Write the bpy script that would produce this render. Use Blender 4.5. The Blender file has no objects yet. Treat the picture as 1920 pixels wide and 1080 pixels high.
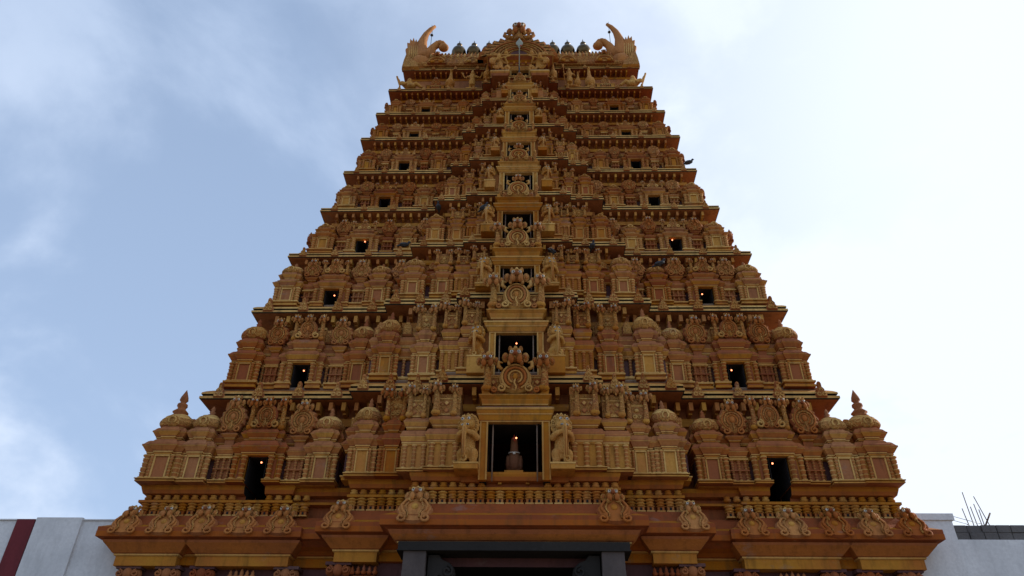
import bpy, bmesh, math, random
from mathutils import Vector, Matrix
random.seed(7)
PI = math.pi
SC = bpy.context.scene
COL = SC.collection
E = 1.6                                  # eye height: measured heights are from the eye

# ------------------------------------------------------------------ camera
cam_d = bpy.data.cameras.new('camera'); cam = bpy.data.objects.new('camera', cam_d); COL.objects.link(cam)
cam_d.sensor_width = 36.0; cam_d.lens = 36.0 * 1387 / 1920; cam_d.clip_end = 5000; cam_d.clip_start = 0.1
cp, cy, cr = math.radians(34.7855), math.radians(-1.6782), math.radians(0.7378)
fw = Vector((math.sin(cy) * math.cos(cp), math.cos(cy) * math.cos(cp), math.sin(cp)))
rt = Vector((math.cos(cy), -math.sin(cy), 0)); up = rt.cross(fw)
r2 = math.cos(cr) * rt + math.sin(cr) * up; u2 = -math.sin(cr) * rt + math.cos(cr) * up
M4 = Matrix((r2, u2, -fw)).transposed().to_4x4(); M4.translation = Vector((0.4321, 0, E))
cam.matrix_world = M4
SC.camera = cam

# ------------------------------------------------------------------ light, sky, exposure
SUN_AZ, SUN_EL = math.radians(68), math.radians(33)       # azimuth from +Y towards +X
sd = Vector((math.sin(SUN_AZ) * math.cos(SUN_EL), math.cos(SUN_AZ) * math.cos(SUN_EL), math.sin(SUN_EL)))
sun_d = bpy.data.lights.new('sun', 'SUN'); sun_d.energy = 3.2; sun_d.angle = math.radians(0.6); sun_d.color = (1, .93, .82)
sun = bpy.data.objects.new('sun', sun_d); COL.objects.link(sun)
sun.rotation_euler = sd.to_track_quat('Z', 'Y').to_euler()
SC.view_settings.view_transform = 'Standard'; SC.view_settings.look = 'None'
SC.view_settings.exposure = 0.44; SC.view_settings.gamma = 1

world = bpy.data.worlds.new('World'); SC.world = world; world.use_nodes = True
nt = world.node_tree; nt.nodes.clear()
def N(nt, t, **k):
    n = nt.nodes.new(t)
    for a, b in k.items(): setattr(n, a, b)
    return n
wo = N(nt, 'ShaderNodeOutputWorld'); bg = N(nt, 'ShaderNodeBackground'); bg.inputs[1].default_value = 0.1
sky = N(nt, 'ShaderNodeTexSky'); sky.sky_type = 'NISHITA'; sky.sun_disc = False
sky.sun_elevation = SUN_EL; sky.sun_rotation = SUN_AZ; sky.air_density = 1.0; sky.dust_density = 0.6; sky.ozone_density = 2.0
tc = N(nt, 'ShaderNodeTexCoord')
mp = N(nt, 'ShaderNodeMapping'); mp.inputs['Scale'].default_value = (1.0, 1.0, 1.5); mp.inputs['Location'].default_value = (0.3, 0.1, 0.55)
n1 = N(nt, 'ShaderNodeTexNoise'); n1.inputs['Scale'].default_value = 2.6; n1.inputs['Detail'].default_value = 9; n1.inputs['Roughness'].default_value = .55
n1.inputs['Distortion'].default_value = .25
rp = N(nt, 'ShaderNodeValToRGB'); rp.color_ramp.elements[0].position = .44; rp.color_ramp.elements[1].position = .70
rp.color_ramp.interpolation = 'EASE'
nt.links.new(tc.outputs['Generated'], mp.inputs[0]); nt.links.new(mp.outputs[0], n1.inputs['Vector']); nt.links.new(n1.outputs['Fac'], rp.inputs[0])
# thin cloud: more of it low down and near the sun
sep = N(nt, 'ShaderNodeSeparateXYZ'); nt.links.new(tc.outputs['Generated'], sep.inputs[0])
dot = N(nt, 'ShaderNodeVectorMath', operation='DOT_PRODUCT'); dot.inputs[1].default_value = sd
nt.links.new(tc.outputs['Generated'], dot.inputs[0])
def mr(src, a, b, c, d):
    m = N(nt, 'ShaderNodeMapRange'); nt.links.new(src, m.inputs[0])
    for i, v in zip((1, 2, 3, 4), (a, b, c, d)): m.inputs[i].default_value = v
    return m.outputs[0]
def mth(op, a, b):
    m = N(nt, 'ShaderNodeMath', operation=op)
    for i, v in enumerate((a, b)):
        if isinstance(v, (int, float)): m.inputs[i].default_value = v
        else: nt.links.new(v, m.inputs[i])
    return m.outputs[0]
low = mr(sep.outputs['Z'], .25, .85, .68, .50)
glow = mr(dot.outputs['Value'], .42, .95, 0.0, .5)
veil = mth('ADD', low, glow)
cl = mth('MULTIPLY', rp.outputs[0], mr(sep.outputs['Z'], .3, .85, .42, .20))
fac = mth('ADD', cl, veil)
fcl = N(nt, 'ShaderNodeClamp'); nt.links.new(fac, fcl.inputs[0]); fcl.inputs[2].default_value = .97
# cloud colour (the sky texture is physically bright, so are the clouds): brighter towards the sun
ccol = N(nt, 'ShaderNodeMix', data_type='RGBA'); ccol.inputs[6].default_value = (4.0, 5.2, 7.3, 1); ccol.inputs[7].default_value = (7.2, 7.8, 8.8, 1)
wht = mth('MULTIPLY', rp.outputs[0], mr(sep.outputs['Z'], .25, .8, .80, .15))
whc = N(nt, 'ShaderNodeClamp'); nt.links.new(mth('ADD', wht, mr(dot.outputs['Value'], .38, .92, 0, 1)), whc.inputs[0])
nt.links.new(whc.outputs[0], ccol.inputs[0])
mx = N(nt, 'ShaderNodeMix', data_type='RGBA'); nt.links.new(fcl.outputs[0], mx.inputs[0]); nt.links.new(sky.outputs[0], mx.inputs[6]); nt.links.new(ccol.outputs[2], mx.inputs[7])
nt.links.new(mx.outputs[2], bg.inputs[0]); nt.links.new(bg.outputs[0], wo.inputs[0])

# ------------------------------------------------------------------ materials
def stone(name, c1, c2, ridge=None, cscale=9.0, bump=.25, rough=.8, stain=.55, grey=.35, weather=(.22, .18, .16), vary=True):
    m = bpy.data.materials.new(name); m.use_nodes = True; t = m.node_tree; t.nodes.clear()
    out = N(t, 'ShaderNodeOutputMaterial'); b = N(t, 'ShaderNodeBsdfPrincipled'); t.links.new(b.outputs[0], out.inputs[0])
    b.inputs['Roughness'].default_value = rough; b.inputs['Specular IOR Level'].default_value = .18
    g = N(t, 'ShaderNodeNewGeometry')
    def noise(scale, det=4, mapscale=None, rough=.55):
        n = N(t, 'ShaderNodeTexNoise'); n.inputs['Scale'].default_value = scale; n.inputs['Detail'].default_value = det; n.inputs['Roughness'].default_value = rough
        if mapscale:
            q = N(t, 'ShaderNodeMapping'); q.inputs['Scale'].default_value = mapscale; t.links.new(g.outputs['Position'], q.inputs[0]); t.links.new(q.outputs[0], n.inputs['Vector'])
        else: t.links.new(g.outputs['Position'], n.inputs['Vector'])
        return n.outputs['Fac']
    def ramp(s, a, b_):
        r = N(t, 'ShaderNodeMapRange'); t.links.new(s, r.inputs[0]); r.inputs[1].default_value = a; r.inputs[2].default_value = b_
        return r.outputs[0]
    def mix(f, a, b_, mode='MIX'):
        x = N(t, 'ShaderNodeMix', data_type='RGBA', blend_type=mode)
        if isinstance(f, float): x.inputs[0].default_value = f
        else: t.links.new(f, x.inputs[0])
        for i, v in ((6, a), (7, b_)):
            if isinstance(v, tuple): x.inputs[i].default_value = (*v, 1)
            else: t.links.new(v, x.inputs[i])
        return x.outputs[2]
    def mul(s, k):
        q = N(t, 'ShaderNodeMath', operation='MULTIPLY'); t.links.new(s, q.inputs[0])
        if isinstance(k, float): q.inputs[1].default_value = k
        else: t.links.new(k, q.inputs[1])
        return q.outputs[0]
    col = mix(ramp(noise(.9, 5), .35, .65), c1, c2)
    oi = N(t, 'ShaderNodeObjectInfo')
    if vary:
        hv = N(t, 'ShaderNodeHueSaturation'); t.links.new(col, hv.inputs['Color'])
        for k_, (a_, b_) in (('Hue', (.488, .510)), ('Value', (.78, 1.16)), ('Saturation', (1.04, .92))):
            m_ = N(t, 'ShaderNodeMapRange'); t.links.new(oi.outputs['Random'], m_.inputs[0]); m_.inputs[3].default_value = a_; m_.inputs[4].default_value = b_
            t.links.new(m_.outputs[0], hv.inputs[k_])
        col = hv.outputs[0]
    fine = noise(14, 3)
    col = mix(mul(ramp(fine, .35, .7), .35), col, tuple(x * .62 for x in c1))
    hgt = fine
    if ridge:
        v = N(t, 'ShaderNodeTexVoronoi'); v.feature = 'DISTANCE_TO_EDGE'; v.inputs['Scale'].default_value = cscale
        wp = N(t, 'ShaderNodeTexNoise'); wp.inputs['Scale'].default_value = cscale * .6; t.links.new(g.outputs['Position'], wp.inputs['Vector'])
        va = N(t, 'ShaderNodeVectorMath', operation='MULTIPLY_ADD'); va.inputs[1].default_value = (.25, .25, .25)
        t.links.new(wp.outputs['Color'], va.inputs[0]); t.links.new(g.outputs['Position'], va.inputs[2]); t.links.new(va.outputs[0], v.inputs['Vector'])
        rg = N(t, 'ShaderNodeMapRange'); t.links.new(v.outputs['Distance'], rg.inputs[0]); rg.inputs[1].default_value = .02; rg.inputs[2].default_value = .16; rg.inputs[3].default_value = 1; rg.inputs[4].default_value = 0
        col = mix(mul(rg.outputs[0], mul(ramp(noise(2.2, 3), .35, .6), .75)), col, ridge)
        ad = N(t, 'ShaderNodeMath', operation='MULTIPLY_ADD'); t.links.new(rg.outputs[0], ad.inputs[0]); ad.inputs[1].default_value = 1.4; t.links.new(fine, ad.inputs[2]); hgt = ad.outputs[0]
    st = mul(ramp(noise(2.0, 6, (2.2, 2.2, .35), .65), .50, .68), stain)
    col = mix(st, col, tuple(x * .33 + .006 for x in c1))
    gr = mul(ramp(noise(1.1, 7, (1, 1, 1.6), .7), .60, .70), grey)
    col = mix(gr, col, weather)
    t.links.new(col, b.inputs['Base Color'])
    bp = N(t, 'ShaderNodeBump'); bp.inputs['Strength'].default_value = bump; bp.inputs['Distance'].default_value = .03
    t.links.new(hgt, bp.inputs['Height']); t.links.new(bp.outputs[0], b.inputs['Normal'])
    return m
def plain(name, c, rough=.6, metal=0, emit=None, es=0):
    m = bpy.data.materials.new(name); m.use_nodes = True; b = m.node_tree.nodes['Principled BSDF']
    b.inputs['Base Color'].default_value = (*c, 1); b.inputs['Roughness'].default_value = rough; b.inputs['Metallic'].default_value = metal
    if emit: b.inputs['Emission Color'].default_value = (*emit, 1); b.inputs['Emission Strength'].default_value = es
    t = m.node_tree; n = N(t, 'ShaderNodeTexNoise'); n.inputs['Scale'].default_value = 12; bp = N(t, 'ShaderNodeBump'); bp.inputs['Strength'].default_value = .1
    t.links.new(n.outputs['Fac'], bp.inputs['Height']); t.links.new(bp.outputs[0], b.inputs['Normal'])
    return m
TER, OCH, ORA, EYE, DRK, CAR, TRM, PLU, GRY, GRN, WHT, MAR, BRS, STA = range(14)
MATS = [stone('painted_terracotta', (.37, .118, .030), (.29, .092, .032)),
        stone('painted_ochre', (.50, .225, .020), (.43, .145, .020), stain=.65),
        stone('painted_orange', (.45, .152, .024), (.36, .118, .026), stain=.55),
        plain('eye_white', (.55, .50, .42), .4),
        stone('dark_paint_and_shade', (.022, .018, .017), (.016, .014, .014), grey=0.0, stain=.2),  # near-black paint; inside openings and grooves it stands in for shade
        stone('carved_plaster', (.40, .135, .032), (.43, .19, .028), ridge=(.66, .36, .10), cscale=8, bump=.8, stain=.45),
        stone('pale_painted_edge', (.62, .36, .10), (.50, .24, .05), stain=.6),
        stone('plum_wall_and_recess_shade', (.13, .058, .052), (.11, .052, .05), stain=.4, grey=.2),
        stone('weathered_ledge', (.30, .19, .11), (.20, .15, .12), stain=.7, grey=.6),
        stone('dark_granite', (.030, .026, .023), (.021, .019, .017), stain=.3, grey=.3, weather=(.09, .09, .09), vary=False),
        stone('white_limewash', (.72, .72, .72), (.60, .605, .61), vary=False, bump=.12, stain=.16, grey=.15, weather=(.42, .43, .46)),
        stone('maroon_paint', (.17, .030, .036), (.15, .028, .034), bump=.1, stain=.25, grey=.1, vary=False),
        plain('dark_brass', (.10, .065, .03), .28, 1.0),
        stone('statue_paint', (.56, .27, .035), (.50, .18, .03), ridge=(.70, .42, .14), cscale=14, bump=.5, stain=.4)]

# ------------------------------------------------------------------ mesh builder
MATS.append(stone('grey_purple_granite', (.100, .080, .074), (.075, .062, .058), stain=.3, grey=.3, weather=(.12, .11, .11), vary=False)); JMB = 14
class MB:
    def __init__(s): s.v = []; s.f = []; s.m = []; s.sm = []
    def add(s, vs, fs, m, smooth=False, M=None):
        o = len(s.v)
        s.v += [tuple(M @ Vector(p)) if M is not None else tuple(p) for p in vs]
        for f in fs: s.f.append(tuple(i + o for i in f)); s.m.append(m); s.sm.append(smooth)
    def box(s, x0, x1, y0, y1, z0, z1, m, M=None):
        vs = [(x0, y0, z0), (x1, y0, z0), (x1, y1, z0), (x0, y1, z0), (x0, y0, z1), (x1, y0, z1), (x1, y1, z1), (x0, y1, z1)]
        s.add(vs, [(0, 3, 2, 1), (4, 5, 6, 7), (0, 1, 5, 4), (1, 2, 6, 5), (2, 3, 7, 6), (3, 0, 4, 7)], m, False, M)
    def rings(s, rs, ms, cap0=True, cap1=True, smooth=False, closed=True):
        n = len(rs[0])
        for k in range(len(rs) - 1):
            vs = list(rs[k]) + list(rs[k + 1])
            fs = [(i, (i + 1) % n, n + (i + 1) % n, n + i) for i in range(n if closed else n - 1)]
            s.add(vs, fs, ms[k] if isinstance(ms, (list, tuple)) else ms, smooth)
        m0 = ms[0] if isinstance(ms, (list, tuple)) else ms; m1 = ms[-1] if isinstance(ms, (list, tuple)) else ms
        if cap0: s.add(rs[0], [tuple(range(n))[::-1]], m0)
        if cap1: s.add(rs[-1], [tuple(range(n))], m1)
    def mold(s, x0, x1, yf, yb, prof, cap0=True):       # prof: (out, z, mat)
        rs = [[(x0 - o, yf - o, z), (x1 + o, yf - o, z), (x1 + o, yb, z), (x0 - o, yb, z)] for o, z, m in prof]
        s.rings(rs, [p[2] for p in prof[1:]], cap0=cap0)
    def lathe(s, cx, cy_, prof, n, m, sq=0.0, M=None, ms=None):
        rs = []
        for r, z in prof:
            ring = []
            for i in range(n):
                a = 2 * PI * (i + .5) / n; c, si = math.cos(a), math.sin(a)
                k = 1.0 if not sq else (abs(c) ** sq + abs(si) ** sq) ** (-1 / sq)
                p = Vector((cx + r * k * c, cy_ + r * k * si, z))
                ring.append(tuple(M @ p) if M is not None else tuple(p))
            rs.append(ring)
        s.rings(rs, ms or m, smooth=True)
    def ball(s, c, r, m, n=8, k=6, M=None):
        if isinstance(r, (int, float)): r = (r, r, r)
        T = Matrix.Translation(c) @ (M if M is not None else Matrix()) @ Matrix.Diagonal((*r, 1))
        vs = [(0, 0, -1)]
        for j in range(1, k):
            a = -PI / 2 + PI * j / k
            for i in range(n): b = 2 * PI * i / n; vs.append((math.cos(a) * math.cos(b), math.cos(a) * math.sin(b), math.sin(a)))
        vs.append((0, 0, 1)); fs = []
        for i in range(n):
            fs.append((0, 1 + (i + 1) % n, 1 + i)); L = 1 + (k - 2) * n
            fs.append((L + i, L + (i + 1) % n, len(vs) - 1))
            for j in range(k - 2): fs.append((1 + j * n + i, 1 + j * n + (i + 1) % n, 1 + (j + 1) * n + (i + 1) % n, 1 + (j + 1) * n + i))
        s.add(vs, fs, m, True, T)
    def tube(s, pts, rad, m, n=6, caps=True):
        pts = [Vector(p) for p in pts]
        if isinstance(rad, (int, float)): rad = [rad] * len(pts)
        rs = []; prev = None
        for i, p in enumerate(pts):
            d = (pts[min(i + 1, len(pts) - 1)] - pts[max(i - 1, 0)]).normalized()
            if prev is None: a = d.orthogonal().normalized()
            else:
                a = prev - d * prev.dot(d)
                a = a.normalized() if a.length > 1e-5 else d.orthogonal().normalized()
            prev = a; b = d.cross(a)
            rs.append([tuple(p + rad[i] * (math.cos(2 * PI * k / n) * a + math.sin(2 * PI * k / n) * b)) for k in range(n)])
        s.rings(rs, m, cap0=caps, cap1=caps, smooth=True)
    def plate(s, poly, y0, y1, m, bev=.0, me=None, M=None):   # outline in x,z; front face at y0, back y1; star-ish ok
        n = len(poly); cx = sum(p[0] for p in poly) / n; cz = sum(p[1] for p in poly) / n
        ins = [(cx + (x - cx) * (1 - bev), cz + (z - cz) * (1 - bev)) for x, z in poly]
        b = abs(y1 - y0) * .4 if bev else 0
        sgn = 1 if y1 > y0 else -1
        rs = [[(x, y1, z) for x, z in poly], [(x, y0 + sgn * b, z) for x, z in poly]]
        if bev: rs.append([(x, y0, z) for x, z in ins])
        for k in range(len(rs) - 1):
            s.add(rs[k] + rs[k + 1], [(i, (i + 1) % n, n + (i + 1) % n, n + i) for i in range(n)], m if me is None else me, False, M)
        for ring, in ((rs[0],), (rs[-1],)):
            c = (cx, ring[0][1], cz); s.add(ring + [c], [(i, (i + 1) % n, n) for i in range(n)], m, False, M)
    def arc(s, cx, y, cz, r, a0, a1, tr, m, k=14, sx=1.0, n=5):
        s.tube([(cx + sx * r * math.cos(math.radians(a0 + (a1 - a0) * i / k)), y, cz + r * math.sin(math.radians(a0 + (a1 - a0) * i / k))) for i in range(k + 1)], tr, m, n)
    def spiral(s, cx, y, cz, r, sgn, tr, m, turns=1.3, k=12, a0=90):
        s.tube([(cx + sgn * r * (1 - .75 * i / k) * math.cos(math.radians(a0 + 360 * turns * i / k)), y - .02 * i / k, cz + r * (1 - .75 * i / k) * math.sin(math.radians(a0 + 360 * turns * i / k))) for i in range(k + 1)], tr, m, 5)
    def mesh(s, name):
        me = bpy.data.meshes.new(name)
        me.from_pydata(s.v, [], s.f)
        used = sorted(set(s.m)); mp_ = {u: i for i, u in enumerate(used)}
        for u in used: me.materials.append(MATS[u])
        me.polygons.foreach_set('material_index', [mp_[x] for x in s.m])
        me.polygons.foreach_set('use_smooth', s.sm)
        b = bmesh.new(); b.from_mesh(me); bmesh.ops.remove_doubles(b, verts=b.verts, dist=1e-5)
        bmesh.ops.recalc_face_normals(b, faces=b.faces); b.to_mesh(me); b.free(); me.update()
        return me

def put(name, me, parent=None, loc=(0, 0, 0), rz=0.0, sc=(1, 1, 1)):
    if isinstance(me, MB): me = me.mesh(name)
    o = bpy.data.objects.new(name, me); COL.objects.link(o)
    o.location = loc; o.rotation_euler = (0, 0, rz); o.scale = sc
    if parent: o.parent = parent
    return o
def tag(o, label=None, cat=None, group=None, kind=None):
    if label: o['label'] = label
    if cat: o['category'] = cat
    if group: o['group'] = group
    if kind: o['kind'] = kind
    return o
def fuse(mb, name, voxel):
    me = mb.mesh(name); o = bpy.data.objects.new(name, me); COL.objects.link(o)
    md = o.modifiers.new('r', 'REMESH'); md.mode = 'VOXEL'; md.voxel_size = voxel; md.use_smooth_shade = True
    sm = o.modifiers.new('s', 'SMOOTH'); sm.iterations = 2; sm.factor = .4
    dg = bpy.context.evaluated_depsgraph_get(); res = bpy.data.meshes.new_from_object(o.evaluated_get(dg), depsgraph=dg)
    mats = [m for m in me.materials]; bpy.data.objects.remove(o)
    res.name = name; res.materials.clear()
    for m in mats: res.materials.append(m)
    return res

# ------------------------------------------------------------------ tower measures (heights above the eye, lips of the nine cornices)
ZL = [5.78, 10.29, 13.91, 16.69, 19.33, 21.78, 24.23, 26.25, 28.34, 30.30]
WL = [11.35, 9.95, 9.27, 8.64, 7.95, 7.46, 7.12, 6.73, 6.42, 5.95]
ML = [5.25, 5.12, 4.55, 3.94, 3.33, 2.86, 2.52, 2.18, 1.83, 1.75]
CL = [3.44, 2.60, 2.04, 1.99, 2.04, 2.05, 1.95, 1.72, 1.42, 1.30]
PM = [.50, .52, .49, .59, .60, .40, .42, .48, .42, .35]
PC = [1.10, 1.04, .86, .83, .90, .76, .74, .80, .74, .80]
YL = [20 + .175 * (z - 5.78) for z in ZL]
YC = 26.0
def plan(i, o=0.0, extra=None):
    steps = [(WL[i], 0.0), (ML[i], PM[i]), (CL[i], PC[i])]
    if extra: steps = extra
    Y = YL[i]; Yb = 2 * YC - Y
    half = []; prev = None
    for k, (x, p) in enumerate(steps):
        if k: half.append((x, Y - steps[k - 1][1]))
        half.append((x, Y - p))
    half[0] = (steps[0][0], Y)
    L = [(-x, y) for x, y in half]; Rr = [(x, y) for x, y in reversed(half)]
    return offs(L + Rr + [(WL[i], Yb), (-WL[i], Yb)], o)
def offs(poly, o):
    n = len(poly); out = []
    for k in range(n):
        a = Vector(poly[k - 1]); b = Vector(poly[k]); c = Vector(poly[(k + 1) % n])
        d1 = (b - a); d2 = (c - b)
        n1 = Vector((d1.y, -d1.x)).normalized() if d1.length > 1e-6 else Vector((0, 0)); n2 = Vector((d2.y, -d2.x)).normalized()
        out.append((b.x + o * (n1.x + n2.x), b.y + o * (n1.y + n2.y)))
    return out
def loft(mb, i, prof, extra=None, z0=0.0):
    rs = [[(x, y, z0 + z) for x, y in plan(i, o, extra)] for o, z, m in prof]
    mb.rings(rs, [p[2] for p in prof[1:]])

tower = bpy.data.objects.new('temple_tower', None); COL.objects.link(tower); tower.location = (0, YL[0], 0)
tag(tower, 'tall orange and ochre tiered temple gateway tower with carved storeys and dark windows', 'temple')
TI = Vector((0, -YL[0], 0))            # children carry world measures
JIT = {'domed_shrine', 'horseshoe_shrine', 'mask_shrine', 'antefix', 'baluster', 'cornice_plaque', 'window_shrine'}
jr = random.Random(11)
def part(name, me, loc=(0, 0, 0), rz=0.0, sc=(1, 1, 1), parent=None):
    if name in JIT:
        k = .05 if name != 'window_shrine' else .015
        sc = (sc[0] * (1 + jr.uniform(-k, k)), sc[1], sc[2] * (1 + jr.uniform(-k, k) * .6)); rz += jr.uniform(-.02, .02)
        loc = (loc[0] + jr.uniform(-.015, .015), loc[1] + jr.uniform(-.01, .01), loc[2])
    if parent is None: return put(name, me, tower, (loc[0], loc[1] - YL[0], loc[2]), rz, sc)
    return put(name, me, parent, loc, rz, sc)
# sub-parts: parents sit at TI-like offset with identity rotation, so sub-part locs are world coords

# ------------------------------------------------------------------ ornament pieces (front is -y)
def mask(mb, cx, y, z, s, yaw=0.0):
    R = Matrix.Translation((cx, y, z)) @ Matrix.Rotation(yaw, 4, 'Z') @ Matrix.Scale(s, 4)
    def b(c, r, m, n=8, k=6):
        T = R @ Matrix.Translation(c) @ Matrix.Diagonal((*r, 1)); t = MB(); t.ball((0, 0, 0), 1, m, n, k); mb.add(t.v, t.f, m, True, T)
    b((0, 0, .02), (.30, .24, .30), CAR, 10, 8)
    b((0, -.14, .2), (.24, .12, .09), CAR); b((0, -.30, -.02), (.10, .14, .10), TER)
    for q in (-1, 1):
        b((q * .15, -.22, .08), (.085, .08, .085), EYE); b((q * .15, -.295, .075), (.035, .02, .035), DRK, 6, 4)
        b((q * .15, -.20, .18), (.11, .08, .045), TRM)
        b((q * .17, -.2, -.24), (.13, .13, .21), ORA); b((q * .26, -.16, -.42), (.08, .09, .14), CAR)
        b((q * .22, 0, .33), (.09, .08, .15), CAR); b((q * .42, .04, -.05), (.15, .08, .24), CAR); b((q * .43, -.02, -.05), (.07, .06, .13), ORA)
    b((0, -.02, .34), (.09, .1, .14), TRM)
def column(mb, x, y, z0, z1, r, m=ORA, n=8):
    h = z1 - z0; k = max(4, min(7, int(h / (r * 2.2)))); pr = [(r * 1.25, z0), (r * 1.25, z0 + .07 * h)]; ms = [TRM]
    for i in range(k):
        a = z0 + h * (.07 + .80 * i / k); b = z0 + h * (.07 + .80 * (i + 1) / k); w = r * (1.05 if i % 2 else .9)
        pr += [(r * .62, a + .01 * h), (w, a + (b - a) * .35), (w, a + (b - a) * .75), (r * 1.18, b - .02 * h)]; ms += [TER, m, m, TRM]
    pr += [(r * .7, z0 + .88 * h), (r * 1.35, z0 + .95 * h), (r * 1.35, z1)]; ms += [TER, m, TRM]
    mb.lathe(x, y, pr, n, m, ms=ms)
def entab(mb, x0, x1, yf, yb, z0, z1, k, pale=TRM, mid=ORA, fl=None):    # flaring stepped cornice of a small shrine
    h = z1 - z0
    mb.mold(x0, x1, yf, yb, [(0, z0, OCH), (.0, z0 + .10 * h, OCH), (.18 * k, z0 + .12 * h, TER), (.18 * k, z0 + .2 * h, pale), (.35 * k, z0 + .26 * h, TER),
                             (.85 * k, z0 + .52 * h, fl or random.choice((ORA, ORA, TER, OCH))), (k, z0 + .56 * h, pale), (k, z0 + .66 * h, TER), (.8 * k, z0 + .70 * h, mid), (.35 * k, z0 + .93 * h, TER), (.1 * k, z1, TER)])
def disc_poly(w, h, zc, spikes=0, amp=.12, n=40, flat=None):
    P = []
    for i in range(n):
        a = 2 * PI * i / n - PI / 2; r = 1.0
        if spikes:
            ph = (a / (2 * PI) * spikes) % 1; r = 1 + amp * (1 - ph) - amp * .5
        x, z = w / 2 * r * math.cos(a), zc + h / 2 * r * math.sin(a)
        if flat is not None: z = max(z, flat)
        P.append((x, z))
    return P
def medallion(mb, cx, y, z0, w, h, face=True, spikes=14, msize=.46, pale=ORA):
    hd = h * (.72 if face else 1.0); zc = z0 + hd * .5
    P = [(cx + x, z) for x, z in disc_poly(w, hd, zc, spikes, .2, 56)]
    mb.plate(P, y - .10 * w, y + .12 * w, CAR, .12, TER)
    for r_, t_, m_ in ((.37, .035, pale), (.28, .04, CAR), (.19, .03, pale)):
        mb.arc(cx, y - .12 * w, zc, hd * r_, -60, 240, t_ * w, m_, 14, w / hd)
    mb.ball((cx, y - .12 * w, zc + .02), (.10 * w, .07 * w, .13 * hd), ORA)
    for q in (-1, 1): mb.spiral(cx + q * .26 * w, y - .12 * w, z0 + .10 * hd, .14 * w, q, .035 * w, pale)
    mb.tube([(cx, y - .13 * w, z0 + .02), (cx + .03 * w, y - .14 * w, z0 + .15 * hd), (cx, y - .13 * w, zc - .1 * hd)], .03 * w, CAR)
    if face: mask(mb, cx, y - .06 * w, z0 + hd + .06 * h, msize * w * 1.25)
def makara_post(mb, x, y, z0, z1, r, yaw=0.0, fs=1.0):
    h = z1 - z0; s = .40 * fs * h
    zt = z1 - s * .7
    mb.ball((x, y, z0 + .06 * h), (r * 1.7, r * 1.5, .09 * h), OCH)
    pts = [(x + r * .3 * math.sin(3.2 * k / 6), y - r * .4 * math.sin(PI * k / 6), z0 + (zt - z0) * k / 6) for k in range(7)]
    mb.tube(pts, [r * 1.1, r * 1.25, r * 1.15, r, r * .95, r, r * 1.1], CAR, 8)
    for k in range(5): mb.ball((x, y - r * .9, z0 + (zt - z0) * (.2 + .17 * k)), (r * .55, r * .5, r * .4), TRM, 6, 4)
    mask(mb, x, y - r * .6, zt + s * .15, s, yaw)
def lattice(mb, x0, x1, y, z0, z1, m=CAR):
    mb.box(x0, x1, y, y + .12, z0, z1, m)
    w = x1 - x0; h = z1 - z0; n = max(1, round(w / h * 2)); st = w / n
    for k in range(n):
        for j in range(2):
            cx = x0 + st * (k + .5); cz = z0 + h * (.25 + .5 * j); a, b = st * .4, h * .21
            mb.plate([(cx - a, cz), (cx, cz - b), (cx + a, cz), (cx, cz + b)], y - .04, y, TRM if j else ORA, .35, TER)
    mb.box(x0 - .01, x1 + .01, y - .03, y - .005, z0 - .03, z0, TRM); mb.box(x0 - .01, x1 + .01, y - .03, y - .005, z1, z1 + .03, TRM)

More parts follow.
